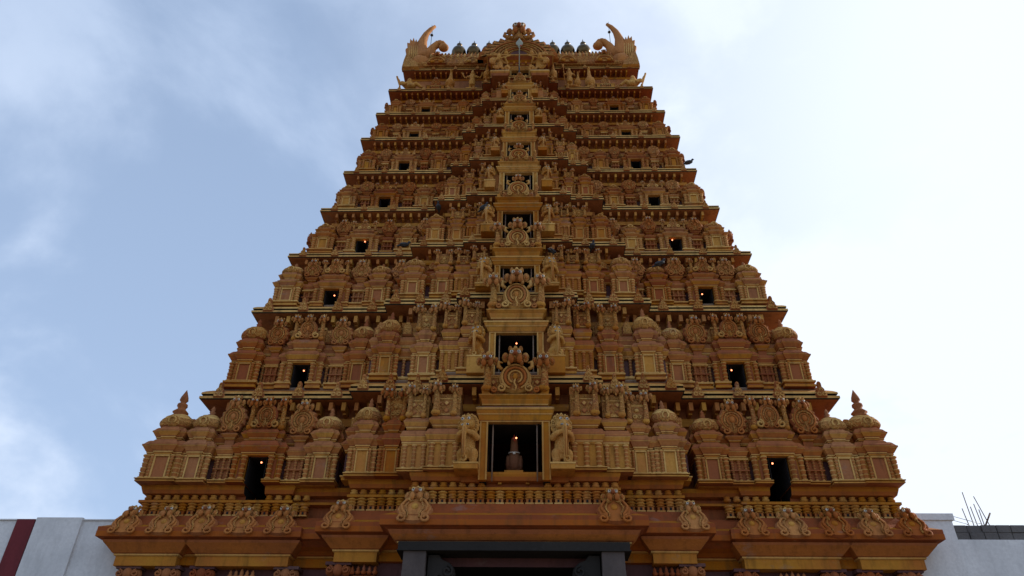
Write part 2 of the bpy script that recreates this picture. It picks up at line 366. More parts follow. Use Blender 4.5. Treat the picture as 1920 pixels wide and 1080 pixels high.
# levels are heights above the floor: (pillar bottom, pillar top, cornice1 top, cornice2 top, dome top, gable top)
def base_block(mb, w, d, z1, t=.0):
    mb.mold(-w / 2, w / 2, 0, d, [(.02, 0, TER), (.05, 0, TER), (.05, z1 * .35, OCH), (.0, z1 * .45, TER), (.0, z1 * .55, TER), (.07, z1 * .68, OCH), (.07, z1 * .9, TRM), (.0, z1, TER)])
def kuta(w, d, L, kind='dome', detail=2):
    mb = MB(); p0, p1, c1, c2, dt, gt = L; a = w / 2
    base_block(mb, w * .98, d, p0)
    mb.box(-a * .80, a * .80, .10 * w, d, p0, p1, OCH)
    if detail > 1:
        for q in (-1, 1):
            mb.box(q * a * .40 - .02, q * a * .40 + .02, .02, .10 * w, p0, p1 - .03, TRM)
            column(mb, q * a * .56, .06 * w, p0, p1, .055 * w, ORA, 6)
            column(mb, q * a * .90, .10 * w, p0, p1, .085 * w)
        mb.box(-a * .38, a * .38, .055 * w, .098 * w, p0 + .03, p1 - .06, random.choice((OCH, TER, OCH)))
        mb.box(-a * .42, a * .42, .0, .10 * w, p1 - .05, p1, TRM)
        mb.mold(-a * .45, a * .45, -.03, .2, [(0, p0 * .8, OCH), (.05, p0 * .85, TRM), (.05, p0 * .98, TRM), (0, p0 * 1.06, TER)])
    else:
        for q in (-1, 1): column(mb, q * a * .85, .08 * w, p0, p1, .10 * w, ORA, 6); column(mb, q * a * .42, .05 * w, p0, p1, .06 * w, ORA, 6)
        mb.box(-a * .25, a * .25, .02, .1 * w, p0 + .02, p1 - .03, DRK if detail == 0 else OCH)
    k = .16 * w
    entab(mb, -a * .95, a * .95, .08, d, p1, c1, k)
    entab(mb, -a * .5, a * .5, -.01, d * .8, p1 + .004, c1 + .014, k * .95, mid=TER)
    n0 = c1 + (c2 - c1) * .12
    mb.box(-a * .62, a * .62, .16 * w, d, c1 - .02, n0 + .02, TER)
    entab(mb, -a * .72, a * .72, .14 * w, d, n0, c2, k * .8)
    entab(mb, -a * .38, a * .38, .05 * w, d * .8, n0 + .004, c2 + .012, k * .8, mid=OCH)
    h = dt - c2; cyy = .12 * w + a * .82
    if kind == 'dome':
        pr = [(.60, 0), (.72, .03), (.72, .10), (.88, .16), (.98, .30), (.97, .42), (.90, .56), (.90, .58), (.76, .74), (.76, .76), (.55, .90), (.55, .92), (.22, 1.0), (.10, 1.02)]
        mb.lathe(0, cyy, [(r * a, c2 + z * h) for r, z in pr], 24, CAR, sq=3.2, ms=[TER, TRM, TER, CAR, CAR, CAR, CAR, TRM, CAR, TRM, CAR, TRM, TER])
        P = [(x, z) for x, z in disc_poly(w * .42, h * .62, c2 + h * .38, 9, .16, 27)]
        mb.plate(P, -.01 * w, cyy * .4, CAR, .15, TRM); mb.arc(0, -.02, c2 + h * .38, h * .2, -60, 240, .03 * w, TRM, 8, .8 * w * .42 / (h * .62))
        f0 = c2 + h
        mb.lathe(0, cyy, [(.24 * a, f0 - .02), (.30 * a, f0 + .03), (.14 * a, f0 + .07), (.22 * a, f0 + .13), (.10 * a, f0 + .19), (.16 * a, f0 + .23), (.02 * a, f0 + .34)], 10, TER,
                 M=Matrix.Translation((0, 0, f0)) @ Matrix.Diagonal((1, 1, min(1.2, .9 * h / .5), 1)) @ Matrix.Translation((0, 0, -f0)))
    else:                                # box with a mask head on a post at each front corner
        t = gt
        mb.mold(-a * .55, a * .55, .10 * w, d, [(0, c2 - .01, CAR), (.0, c2 + (t - c2) * .5, CAR), (.02, c2 + (t - c2) * .55, TRM), (.02, c2 + (t - c2) * .6, CAR), (-.06, c2 + (t - c2) * .8, CAR)])
        for q in (-1, 1):
            makara_post(mb, q * a * .66, .04 * w, c2, t, .09 * w, -q * .25, 1.0)
        mb.spiral(-.1 * w, .08 * w, c2 + .2 * (t - c2), .1 * w, -1, .022 * w, TRM); mb.spiral(.1 * w, .08 * w, c2 + .2 * (t - c2), .1 * w, 1, .022 * w, TRM)
        mb.ball((0, .08 * w, c2 + .38 * (t - c2)), (.1 * w, .05, .08 * w), TRM)
    return mb
def panjara(w, d, L, face=True, spikes=12):
    mb = MB(); p0, p1, c1, c2, dt, gt = L; a = w / 2
    base_block(mb, w * .9, d, p0)
    mb.box(-a * .8, a * .8, .12, d, p0, p1, TER)
    for q in (-1, 0, 1): column(mb, q * a * .66, .09, p0 + .02, p1 - .04, .15 * a, TER, 8)
    mb.box(-a * .95, a * .95, .0, .16, p1 - .05, p1 - .01, TRM)
    pm_ = p0 + (p1 - p0) * .45
    mb.box(-a * .95, a * .95, .02, .16, pm_, pm_ + .03, TER)
    entab(mb, -a * .8, a * .8, .06, d, p1, p1 + (c1 - p1) * .82, .16 * w, mid=OCH)
    mb.box(-a * .5, a * .5, .12, d, c1 - .25 * (c1 - p1), c1 + .35 * (c2 - c1), TER)
    g0 = c1 + .75 * (c2 - c1)
    entab(mb, -a * .55, a * .55, .08, d, c1 + .25 * (c2 - c1), g0, .2 * w)
    medallion(mb, 0, .06, g0 - .01, w * 1.45, gt - g0, face, spikes)
    mb.box(-a * .5, a * .5, .1, d, g0 - .02, g0 + (gt - g0) * .55, CAR)
    return mb
def sala(w, d, L, face=2):
    mb = MB(); p0, p1, c1, c2, dt, gt = L; a = w / 2; ho = .185 * w
    for q in (-1, 1):
        x0, x1 = sorted((q * (ho + .01), q * a * .98))
        t = MB(); t.mold(x0, x1, 0, d, [(.02, 0, TER), (.03, 0, TER), (.03, p0 * .35, OCH), (.0, p0 * .45, TER), (.0, p0 * .55, TER), (.04, p0 * .68, OCH), (.04, p0 * .9, TRM), (.0, p0, TER)])
        mb.add(t.v, t.f, TER); mb.m[-len(t.f):] = t.m
        mb.box(min(q * (ho + .03), q * a * .86), max(q * (ho + .03), q * a * .86), .12, d, p0, p1, OCH)
        column(mb, q * (ho + .075 * w), .06, p0, p1, .05 * w); column(mb, q * a * .88, .10, p0, p1, .05 * w)
        mb.box(min(q * a * .60, q * a * .72), max(q * a * .60, q * a * .72), .10, .12, p0 + .05, p1 - .08, TER)
    for q in (-1, 1):
        x0, x1 = sorted((q * (ho - .036), q * (ho - .02))); mb.box(x0, x1, .10, d + .05, 0, p1 - .002, DRK)  # thin near-black liners paint the shade inside the opening
    mb.box(-ho, ho, .12, d + .05, p1 - .03, p1 - .003, DRK)
    entab(mb, -a * .92, a * .92, .09, d, p1, c1, .085 * w)
    entab(mb, -a * .62, a * .62, -.01, d * .8, p1 + .004, c1 + .014, .085 * w, mid=TER)
    n0 = c1 + (c2 - c1) * .15
    mb.box(-a * .7, a * .7, .16, d, c1 - .02, n0 + .02, TER)
    entab(mb, -a * .72, a * .72, .15, d, n0, c2, .075 * w)
    entab(mb, -a * .5, a * .5, .07, d * .8, n0 + .004, c2 + .012, .075 * w, mid=OCH)
    h = dt - c2; R_ = max(.2, d * .55); yc = .14 + R_
    rs = []
    for x, k in ((-a * .78, .92), (-a * .74, 1.0), (0, 1.0), (a * .74, 1.0), (a * .78, .92)):
        rs.append([(x, yc - R_ * k * c_, c2 + h * k * s_) for c_, s_ in ((.85, 0), (1.02, .2), (1.05, .42), (.88, .68), (.5, .9), (0, 1.0), (-1, .9), (-1, 0))])
    mb.rings(rs, CAR)
    mb.box(-a * .7, a * .7, yc - R_ * .55, yc + .1, c2 + h * .93, c2 + h * 1.06, TRM)
    H = gt - c2
    if face == 2:
        medallion(mb, 0, .06, c2, w * .42, H, True, 0)
        for q in (-1, 1):
            makara_post(mb, q * a * .62, .10, c2, c2 + H * .98, .045 * w, -q * .3, .9)
            mb.spiral(q * a * .42, .0, c2 + .09 * w, .085 * w, q, .025 * w, TRM)
    else:
        medallion(mb, 0, .08, c2, w * .26, H * .95, True, 0, .5)
        for q in (-1, 1):
            mb.spiral(q * a * .3, .06, c2 + .08 * w, .06 * w, q, .02 * w, TRM)
            if face == 1:
                mask(mb, q * a * .66, .08, c2 + H * .62, H * .42, -q * .3); mb.tube([(q * a * .66, .1, c2), (q * a * .66, .08, c2 + H * .5)], .035 * w, CAR)
            else:
                mb.plate([(q * a * .5, c2), (q * a * .8, c2), (q * a * .74, c2 + H * .4), (q * a * .72, c2 + H * .8), (q * a * .6, c2 + H * .4)], .05, .14, CAR, .1, TER)
    return mb
def flat_bay(w, d, L, side=1):
    mb = MB(); p0, p1, c1, c2, dt, gt = L; a = w / 2
    base_block(mb, w * .96, d, p0)
    mb.box(-a * .95, a * .95, .10, d, p0, p1, OCH)
    for q in (-1, 0, 1): column(mb, q * a * .68, .07, p0, p1, .075 * w)
    entab(mb, -a * .92, a * .92, .07, d, p1, c1, .09 * w, fl=OCH)
    mb.box(-a * .6, a * .6, .16, d, c1 - .02, c1 + .2 * (c2 - c1), TER)
    entab(mb, -a * .72, a * .72, .12, d, c1 + .15 * (c2 - c1), c2, .12 * w, mid=OCH, fl=OCH)
    H = gt - c2
    mb.box(-a * .8, a * .8, .14, d, c2 - .01, c2 + H * .62, CAR)
    lattice(mb, -a * .7, a * .7, .11, c2 + .05, c2 + H * .45)
    makara_post(mb, side * a * .60, .03, c2, gt, .085 * w, -side * .35, 1.0)
    makara_post(mb, -side * a * .45, .07, c2, gt - .1 * H, .07 * w, -side * .2, .8)
    return mb

# --- central window bay: frame, head, shelf; gable is a part of its own
def window_bay(hw, fw_, z0, zt, zh, zs0, zs1, hh, d, bars=True):
    mb = MB()
    for q in (-1, 1):
        x0, x1 = sorted((q * hw, q * fw_))
        mb.box(x0, x1, 0, .14, z0, zt, OCH); mb.box(x0 + .004, x1 - .004, .14, d, z0, zt, DRK)  # jamb behind the frame coloured near-black for the shade inside
        x0, x1 = sorted((q * (hw - .02), q * (hw + .025))); mb.box(x0, x1, -.03, .02, z0, zt - .002, TRM)
        x0, x1 = sorted((q * (fw_ - .02), q * (fw_ + .02))); mb.box(x0, x1, -.025, .02, z0, zt - .002, TRM)
        x0, x1 = sorted((q * fw_, q * (fw_ + .5))); mb.box(x0, x1, .16, d, z0, zt + .1, ORA)
    mb.box(-hw, hw, .14, d, zt - .03, zt - .004, DRK)
    h = zh - zt; k = hh - fw_
    mb.mold(-fw_, fw_, 0, d, [(0, zt, TRM), (.03, zt, TRM), (.03, zt + .08 * h, TRM), (.05, zt + .10 * h, TER), (k * .55, zt + .42 * h, OCH), (k * .7, zt + .45 * h, TRM), (k * .7, zt + .52 * h, TRM),
                              (k * .75, zt + .54 * h, TER), (k * .85, zt + .75 * h, OCH), (k, zt + .78 * h, TRM), (k, zt + .9 * h, TRM), (k * .6, zh, GRY)])
    mb.mold(-fw_ * .92, fw_ * .92, .04, d, [(0, zh - .01, TER), (0, zs0, TER)])
    h = zs1 - zs0; f2 = fw_ * .95
    mb.mold(-f2, f2, .02, d, [(0, zs0 - .01, TRM), (.03, zs0, TRM), (.03, zs0 + .12 * h, TRM), (k * .35, zs0 + .5 * h, OCH), (k * .4, zs0 + .53 * h, TRM), (k * .4, zs0 + .6 * h, OCH), (k * .9, zs0 + .93 * h, OCH), (k * .9, zs1, TRM)])
    if bars:
        for q in (-1, 1): mb.lathe(q * hw * .80, .12, [(.022, z0), (.022, zt)], 8, GRY)
    return mb
def gable(hw, z0, z1, masks):
    mb = MB(); H = z1 - z0
    ph = H * .56
    lattice(mb, -hw * .80, hw * .80, .10, z0 + .04 * H, z0 + ph * .66)
    mb.box(-hw * .86, hw * .86, .14, .34, z0, z0 + ph * .78, CAR)
    w = hw * (.98 if masks else 1.05)
    P = disc_poly(w, H * .62, z0 + H * .33, 0, 0, 40, z0)
    mb.plate([(x * (1.12 if z < z0 + .2 * H else 1), z) for x, z in P], -.10, .12, CAR, .12, TRM)
    for r_, t_, m_ in ((.26, .035, TRM), (.20, .045, ORA), (.13, .03, TRM)):
        mb.arc(0, -.13, z0 + H * .33, H * r_, -65, 245, t_ * w, m_, 16, w / (H * .62) * .98)
    mb.ball((0, -.12, z0 + H * .34), (.08 * w, .05, .07 * H), OCH)
    mb.tube([(0, -.14, z0 + .03 * H), (.03, -.16, z0 + .12 * H), (-.03, -.16, z0 + .2 * H), (0, -.14, z0 + .28 * H)], .03 * w, TRM)
    for q in (-1, 1):
        mb.spiral(q * hw * .42, -.12, z0 + .10 * H, .085 * H, q, .022 * H, TRM); mb.spiral(q * hw * .62, -.1, z0 + .07 * H, .06 * H, -q, .02 * H, ORA)
        mb.plate([(q * hw * .70, z0), (q * hw * 1.0, z0), (q * hw * 1.02, z0 + .12 * H), (q * hw * .92, z0 + .2 * H), (q * hw * .84, z0 + .08 * H)], -.02, .16, OCH, .1, OCH)
        mb.tube([(q * hw * .40, -.1, z0 + .5 * H), (q * hw * .52, -.1, z0 + .56 * H), (q * hw * .5, -.1, z0 + .66 * H), (q * hw * .38, -.1, z0 + .64 * H)], [.03 * H, .045 * H, .04 * H, .015 * H], TRM, 6)
        if masks: makara_post(mb, q * hw * .86, .0, z0 + .08 * H, z0 + H * .93, .065 * H, 0, 1.15)
        else:
            mb.tube([(q * hw * .86, .08, z0), (q * hw * .84, .06, z0 + .3 * H), (q * hw * .9, .04, z0 + .5 * H), (q * hw * .8, .02, z0 + .62 * H)], [.05 * H, .06 * H, .07 * H, .03 * H], CAR, 7)
            mb.ball((q * hw * .86, .0, z0 + .58 * H), (.06 * H, .06 * H, .07 * H), TRM)
    mask(mb, 0, -.10, z0 + H * .79, H * (.46 if masks else .36))
    return mb

def antefix(s):
    mb = MB(); w, h = .34 * s, .56 * s
    P = [(-.5, 0), (-.55, .12), (-.5, .26), (-.36, .34), (-.40, .46), (-.26, .58), (-.16, .64), (-.17, .86), (-.1, .98), (0, 1.02), (.1, .98), (.17, .86), (.16, .64), (.26, .58), (.40, .46), (.36, .34), (.5, .26), (.55, .12), (.5, 0)]
    mb.plate([(x * w, z * h) for x, z in P], -.05 * s, .09 * s, CAR, .15, TER)
    for q in (-1, 1):
        mb.arc(q * .24 * w, -.055 * s, .17 * h, .16 * w, 0, 330, .032 * w * 1.6, TRM, 8)
    mb.arc(0, -.055 * s, .44 * h, .13 * w, -40, 220, .05 * w, TRM, 6); mb.ball((0, -.04 * s, .84 * h), (.12 * w, .05 * s, .10 * h), ORA)
    return mb

# ------------------------------------------------------------------ cornices and storeys
def add_cornice(i):
    s = max(.55, (ZL[i] - ZL[i - 1]) / 3.6) if i < 9 else .55
    if i == 1: s = 1.05
    z = ZL[i] + E; mb = MB(); h = max(s, .70); l = max(s, .85)
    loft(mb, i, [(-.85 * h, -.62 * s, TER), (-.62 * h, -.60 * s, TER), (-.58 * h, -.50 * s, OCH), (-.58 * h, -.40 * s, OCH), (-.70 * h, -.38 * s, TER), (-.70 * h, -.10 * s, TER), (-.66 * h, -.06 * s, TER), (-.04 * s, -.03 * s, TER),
                 (0, 0, DRK), (0, .075 * l, TRM), (-.09 * s, .08 * l, OCH), (-.09 * s, .15 * l, DRK), (-.02 * s, .155 * l, DRK), (-.03 * s, .21 * l, TRM), (-.12 * s, max(.29 * s, .23 * l), OCH), (-.26 * s, max(.38 * s, .25 * l), TER), (-.36 * s, max(.42 * s, .26 * l), TER),  # groove and lip underside coloured near-black, shade painted in
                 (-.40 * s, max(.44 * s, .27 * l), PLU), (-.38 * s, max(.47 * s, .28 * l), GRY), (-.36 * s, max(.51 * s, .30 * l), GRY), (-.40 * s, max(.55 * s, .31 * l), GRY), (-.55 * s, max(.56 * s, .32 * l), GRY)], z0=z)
    # bracket blocks under the soffit, along the front
    P = plan(i, -.70 * h)
    for k in range(11):
        (x0, y0), (x1, y1) = P[k % len(P)], P[(k + 1) % len(P)]
        if abs(y0 - y1) > 1e-4 or x1 - x0 < .3: continue
        n = max(1, round((x1 - x0) / (.30 * s + .10)))
        for j in range(n):
            x = x0 + (x1 - x0) * (j + .5) / n
            mb.box(x - .06 * s, x + .06 * s, y0 - .56 * h, y0 + .05, z - .33 * s, z - .075 * s, OCH if j % 2 else ORA)
            mb.box(x - .05 * s, x + .05 * s, y0 - .36 * h, y0 + .05, z - .38 * s, z - .325 * s, OCH)
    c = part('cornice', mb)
    am = antefix(1.0 * s if i > 1 else 1.0).mesh('antefix')
    Y = YL[i]
    w0, m0, c0 = WL[i], ML[i], CL[i]
    xs = [(m0 + (w0 - m0) * t, 0) for t in (.10, .36, .62, .88)]
    nm = 3 if i < 3 else (2 if i < 6 else 1)
    xs += [(c0 + (m0 - c0) * (t + .5) / nm, PM[i]) for t in range(nm)]
    xs.append((c0 * .85, PC[i]))
    for x, p in xs:
        for q in (-1, 1): part('antefix', am, (q * x + random.uniform(-.03, .03), Y - p - .015, z + .01), 0, (1, 1, 1), c)
    return c
TT = {  # centre windows: (z0, top, head top, shelf bottom, shelf top, gable top, half opening, half frame, half head, gable half width)
 1: (7.12, 8.80, 9.24, 9.33, 9.63, 11.17, .775, .965, 1.11, .96), 2: (10.6, 12.22, 12.61, 12.76, 13.04, 14.66, .67, .84, 1.03, .90), 3: (14.3, 15.33, 15.66, 15.75, 16.05, 17.38, .61, .77, .95, .84),
 4: (17.1, 18.23, 18.56, 18.62, 18.87, 20.06, .59, .75, .93, .80), 5: (19.7, 20.66, 20.92, 21.0, 21.2, 22.35, .58, .74, .90, .76), 6: (22.1, 22.81, 23.05, 23.14, 23.37, 24.45, .51, .66, .79, .68),
 7: (24.5, 25.18, 25.38, 25.42, 25.64, 26.55, .46, .62, .77, .62), 8: (26.5, 27.08, 27.26, 27.30, 27.47, 28.25, .41, .58, .70, .56)}
SX = {  # wing elements (x, kind): k domed, p horseshoe, s window, c corner
 1: [(5.63, 'k'), (6.42, 'p'), (7.49, 's'), (8.54, 'p'), (9.38, 'k'), (10.30, 'c')], 2: [(5.18, 'k'), (5.92, 'p'), (7.04, 's'), (8.05, 'p'), (8.90, 'c')],
 3: [(4.28, 'p'), (5.01, 'k'), (5.72, 'p'), (6.68, 's'), (7.52, 'p'), (8.27, 'c')], 4: [(3.66, 'p'), (4.32, 'k'), (5.05, 'p'), (6.02, 's'), (6.85, 'p'), (7.54, 'c')],
 5: [(3.20, 'p'), (3.90, 'k'), (4.57, 'p'), (5.52, 's'), (6.33, 'p'), (7.08, 'c')], 6: [(2.82, 'p'), (3.50, 'k'), (4.15, 'p'), (5.02, 's'), (5.87, 'p'), (6.62, 'c')],
 7: [(2.42, 'p'), (3.06, 'k'), (3.84, 'p'), (4.83, 's'), (5.65, 'p'), (6.34, 'c')], 8: [(2.05, 'p'), (2.70, 'k'), (3.52, 'p'), (4.47, 's'), (5.27, 'p'), (5.95, 'c')]}
MX = {1: (3.53, 4.36), 2: (2.97, 4.20), 3: (2.66, 3.70), 4: (2.32, 3.13), 5: (2.02, 2.66), 6: (1.76, 2.28), 7: (1.48, 1.95), 8: (1.20, 1.62)}
BX = {1: ((1.98, .98, .0), (2.82, .78, -.14)), 2: ((1.45, .74, 0), (2.12, .66, -.18)), 3: ((1.34, .68, 0), (1.93, .60, -.15)), 4: ((1.27, .62, 0), (1.74, .44, -.12)), 5: ((1.30, .58, 0),), 6: ((1.18, .50, 0),), 7: ((1.00, .42, 0),), 8: ((.86, .36, 0),)}
def wall_edge(mb, p0, p1, z0, z1, holes, m):
    (x0, y), (x1, _) = p0, p1
    xs = sorted({x0, x1} | {h[0] for h in holes} | {h[1] for h in holes}); zs = sorted({z0, z1} | {h[2] for h in holes} | {h[3] for h in holes})
    for a, b in zip(xs, xs[1:]):
        for c, d in zip(zs, zs[1:]):
            mx_, mz_ = (a + b) / 2, (c + d) / 2
            if any(h[0] < mx_ < h[1] and h[2] < mz_ < h[3] for h in holes): continue
            mb.add([(a, y, c), (b, y, c), (b, y, d), (a, y, d)], [(0, 1, 2, 3)], m)
    for h in holes:                      # reveals, interior shade painted near-black
        a, b, c, d = h[:4]; t = .35
        mb.add([(a, y, c), (b, y, c), (b, y, d), (a, y, d), (a, y + t, c), (b, y + t, c), (b, y + t, d), (a, y + t, d)], [(0, 1, 5, 4), (1, 2, 6, 5), (2, 3, 7, 6), (3, 0, 4, 7)], DRK)
def storey(i):
    H = ZL[i] - ZL[i - 1]; s = 1.0 if i == 1 else max(.6, H / 3.6)
    zf = ZL[i - 1] + (.50 * max(.55, H / 3.6)) + E if i > 1 else 7.40 + E
    ztop = ZL[i] + E
    cs = 1.05 if i == 1 else max(.55, (ZL[i] - ZL[i - 1]) / 3.6)
    ch = max(cs, .70) if i < 9 else cs
    wo_ = -.72 * ch
    P = plan(i, wo_)
    mb = MB(); zw0 = zf - (.9 if i == 1 else .15); zw1 = ztop - .45 * cs
    T = TT[i]; sx = [x for x, k in SX[i] if k == 's'][0]
    sw = {1: 1.52, 2: 1.44, 3: 1.32, 4: 1.26, 5: 1.18, 6: 1.12, 7: 1.06, 8: .98}[i]
    ho = .185 * sw
    if i == 1: L = (.10, .80, 1.24, 1.66, 2.20, 2.78)
    else:
        u = {2: (.205, .39, .51, .645, .82, .93), 3: (.21, .41, .53, .655, .81, .90)}.get(i, (.22, .42, .51, .61, .71 - .008 * (i - 4), .83 - .018 * (i - 4)))
        L = tuple(ZL[i - 1] + E + q * H - zf for q in u)
    zwin0 = zf + (-.32 if i == 1 else L[0] * .5); zwin1 = zf + L[1]
    n = len(P)
    for k in range(n):
        p0, p1 = P[k], P[(k + 1) % n]
        holes = []
        if abs(p0[1] - p1[1]) < 1e-6 and p1[0] > p0[0]:
            xm = (p0[0] + p1[0]) / 2
            if abs(xm) < .1: holes = [(-T[6], T[6], T[0] + E, T[1] + E)]
            for q in (-1, 1):
                if p0[0] < q * sx - ho and q * sx + ho < p1[0] and abs(xm) > .1: holes.append((q * sx - ho, q * sx + ho, zwin0, zwin1))
            wall_edge(mb, p0, p1, zw0, zw1, holes, TER)
        else:
            mb.add([(*p0, zw0), (*p1, zw0), (*p1, zw1), (*p0, zw1)], [(0, 1, 2, 3)], TER)
    # floor of the inner room behind the wall, its shade painted near-black
    Q = offs(P, -.36); mb.add([(x, y, zw0 + .01) for x, y in Q], [tuple(range(len(Q)))], DRK)
    # ochre string course high on the wall, between the small shrines
    zc = ztop - .62 * cs
    pn = mb
    # carved wall panels filling the gaps between shrines (low relief)
    for (p0, p1) in zip(P, P[1:] + P[:1]):
        if abs(p0[1] - p1[1]) < 1e-6 and p1[0] - p0[0] > .3 and abs((p0[0] + p1[0]) / 2) > .2:
            nn = max(1, round((p1[0] - p0[0]) / .75))
            for j in range(nn):
                a = p0[0] + (p1[0] - p0[0]) * j / nn + .06; b = p0[0] + (p1[0] - p0[0]) * (j + 1) / nn - .06
                if any(q * sx - ho < b and q * sx + ho > a for q in (-1, 1)): continue
                pn.box(a, b, p0[1] - .07, p0[1] + .01, zf + L[2], zf + L[3] + .05, CAR); pn.box(a - .03, b + .03, p0[1] - .09, p0[1] + .012, zf + L[3] + .05, zf + L[3] + .10, OCH)
                pn.box(a, b, p0[1] - .055, p0[1] + .01, zf + .02, zf + L[1] - .05, TER)
            pn.box(p0[0] + .01, p1[0] - .01, p0[1] - .11, p0[1] + .013, zf + L[4] + .02, zf + L[4] + .12 * s + .02, OCH)
    poo = .30 * s if i < 4 else .34
    segs = []
    for q in (-1, 1):
        yb_ = YL[i - 1] + poo + .24
        for a, b, yy in ((ML[i - 1] - .05, sx - ho - .12, yb_), (sx + ho + .12, WL[i - 1] - .62 - (.2 if i == 1 else 0), yb_), (CL[i - 1] - .1, ML[i - 1] - .35, yb_ - PM[i - 1])):
            x0, x1 = sorted((q * a, q * b)); segs.append((x0, x1, yy))
    for x0, x1, yy in segs:
        yb2 = yy + .45
        pn.box(x0, x1, yy + .14, yb2, zf, zf + L[1], PLU)  # recess behind the columns in dark plum, shade put into its colour
        pn.mold(x0, x1, yy, yb2, [(0, zf - .02, TER), (0, zf + L[0] * .6, OCH), (.04, zf + L[0] * .7, TRM), (.04, zf + L[0], TRM), (0, zf + L[0], TER)])
        entab(pn, x0, x1, yy + .04, yb2, zf + L[1], zf + L[1] + (L[2] - L[1]) * .9, .12)
        pn.box(x0 + .02, x1 - .02, yy + .2, yb2, zf + L[2] - .05, zf + L[3], TER)
        entab(pn, x0, x1, yy + .10, yb2, zf + L[2] + .02, zf + L[3] * .97, .08)
        pn.box(x0 + .02, x1 - .02, yy + .16, yb2, zf + L[3] * .97, zf + L[3] + (L[4] - L[3]) * .55, CAR)
        nn = max(1, int((x1 - x0) / .24))
        for j in range(nn): column(pn, x0 + (x1 - x0) * (j + .5) / nn, yy + .07, zf + L[0], zf + L[1], .055, ORA if j % 2 else TER, 6)
        nn = max(1, int((x1 - x0) / .42))
        for j in range(nn):
            xx = x0 + (x1 - x0) * (j + .5) / nn; w_ = .17
            pn.plate([(xx - w_, zf + L[3]), (xx + w_, zf + L[3]), (xx + w_ * .9, zf + L[3] + .5 * (L[4] - L[3])), (xx + .05, zf + L[3] + .85 * (L[4] - L[3])), (xx - .05, zf + L[3] + .85 * (L[4] - L[3])), (xx - w_ * .9, zf + L[3] + .5 * (L[4] - L[3]))], yy + .06, yy + .2, CAR, .15, TER)
    st = part('storey_wall', mb)
    po = .30 * s if i < 4 else .34
    d = (YL[i] + .72 * ch) - (YL[i - 1] + po) + .05
    f2 = i <= 3
    kw = {1: .86, 2: .86, 3: .82, 4: .74, 5: .70, 6: .64, 7: .58, 8: .54}[i]; pw = {1: .56, 2: .52, 3: .50, 4: .44, 5: .40, 6: .36, 7: .34, 8: .33}[i]
    det = 2 if i < 6 else 1
    me_k = kuta(kw, d, L, 'dome', det).mesh('domed_shrine'); me_p = panjara(pw, d, L, f2 or i in (4,), 12 if i != 4 else 0).mesh('horseshoe_shrine')
    me_s = sala(sw, d, L, 2 if i <= 3 else (1 if i <= 5 else 0)).mesh('window_shrine')
    yw = YL[i - 1] + po
    for x, k in SX[i]:
        for q in (-1, 1):
            if k in 'kc':
                off = -.06 if k == 'c' else 0
                part('domed_shrine', me_k, (q * x, yw + off, zf), 0, ((1.16 if i == 1 else 1.06), 1, 1.0) if k == 'c' else (1, 1, 1), st)
            elif k == 'p': part('horseshoe_shrine', me_p, (q * x, yw + .10, zf), 0, (1, 1, 1), st)
            else: part('window_shrine', me_s, (q * x, yw, zf), 0, (1, 1, 1), st)
    if i == 1:                           # dome finial spires of the two end shrines
        for q in (-1, 1):
            f = MB(); f.lathe(0, 0, [(.20, 0), (.26, .05), (.16, .14), (.24, .2), (.14, .3), (.10, .33), (.16, .42), (.15, .48), (.07, .54), (.13, .62), (.11, .72), (.03, .92), (.005, .98)], 14, TER)
            part('shrine_spire', f, (q * 10.36, yw + .42, zf + L[4] - .05), 0, (1, 1, 1), st)
    ym = YL[i - 1] - PM[i - 1] + po
    xc, xk = MX[i]; dm = d + PM[i - 1] - PM[i] + .1
    mm = kuta(kw * (.92 if i < 5 else .78), dm, L, 'dome', det).mesh('domed_shrine'); mc = kuta(kw * (.86 if i < 5 else .66), dm, L, 'box', det).mesh('mask_shrine')
    for q in (-1, 1):
        part('domed_shrine', mm, (q * xk, ym, zf), 0, (1, 1, 1), st)
        part('mask_shrine', mc, (q * xc, ym, zf), 0, (1, 1, 1), st)
    yc = YL[i - 1] - PC[i - 1] + .42 * s
    for bx, bw, by in BX[i]:
        dd = d + PC[i - 1] - PC[i] + .2 + by
        for q in (-1, 1):
            part('pilaster_bay', flat_bay(bw, dd, L, q), (q * bx, yc - by, zf + (.0 if by == 0 else 0)), 0, (1, 1, 1), st)
    # window bay
    fy = 19.30 if i == 1 else YL[i - 1] - .70
    wb = window_bay(T[6], T[7], T[0] + E - (.15 if i > 1 else .0), T[1] + E, T[2] + E, T[3] + E, T[4] + E, T[8], (YL[i] - PC[i] + .72 * ch) - fy + .03)
    part('window_frame', wb, (0, fy, 0), parent=st)
    gb = gable(T[9], T[4] + E, T[5] + E - (.0 if i < 5 else .12), i <= 3)
    part('gable', gb, (0, fy - .06, 0), parent=st)
    # flank shrines on the two side faces
    if i < 9:
        Ys = YL[i - 1]; dep = (2 * YC - Ys) - Ys
        for q in (-1, 1):
            for t, k in ((.16, 'p'), (.36, 'k'), (.5, 's'), (.64, 'k'), (.84, 'p')):
                xs = q * (WL[i - 1] - .32 * s)
                part({'p': 'horseshoe_shrine', 'k': 'domed_shrine', 's': 'window_shrine'}[k], {'p': me_p, 'k': me_k, 's': me_s}[k], (xs, Ys + dep * t, zf), q * PI / 2, (1, 1, 1), st)
    return st

# base: wall, big cornice, baluster bands
bs = MB(); z = ZL[0] + E
ex = [(11.35, 0.0), (5.76, -.18), (5.25, .50), (3.44, 1.10)]
def bprof(mb, prof): loft(mb, 0, [(o, h, m) for o, h, m in prof], ex)
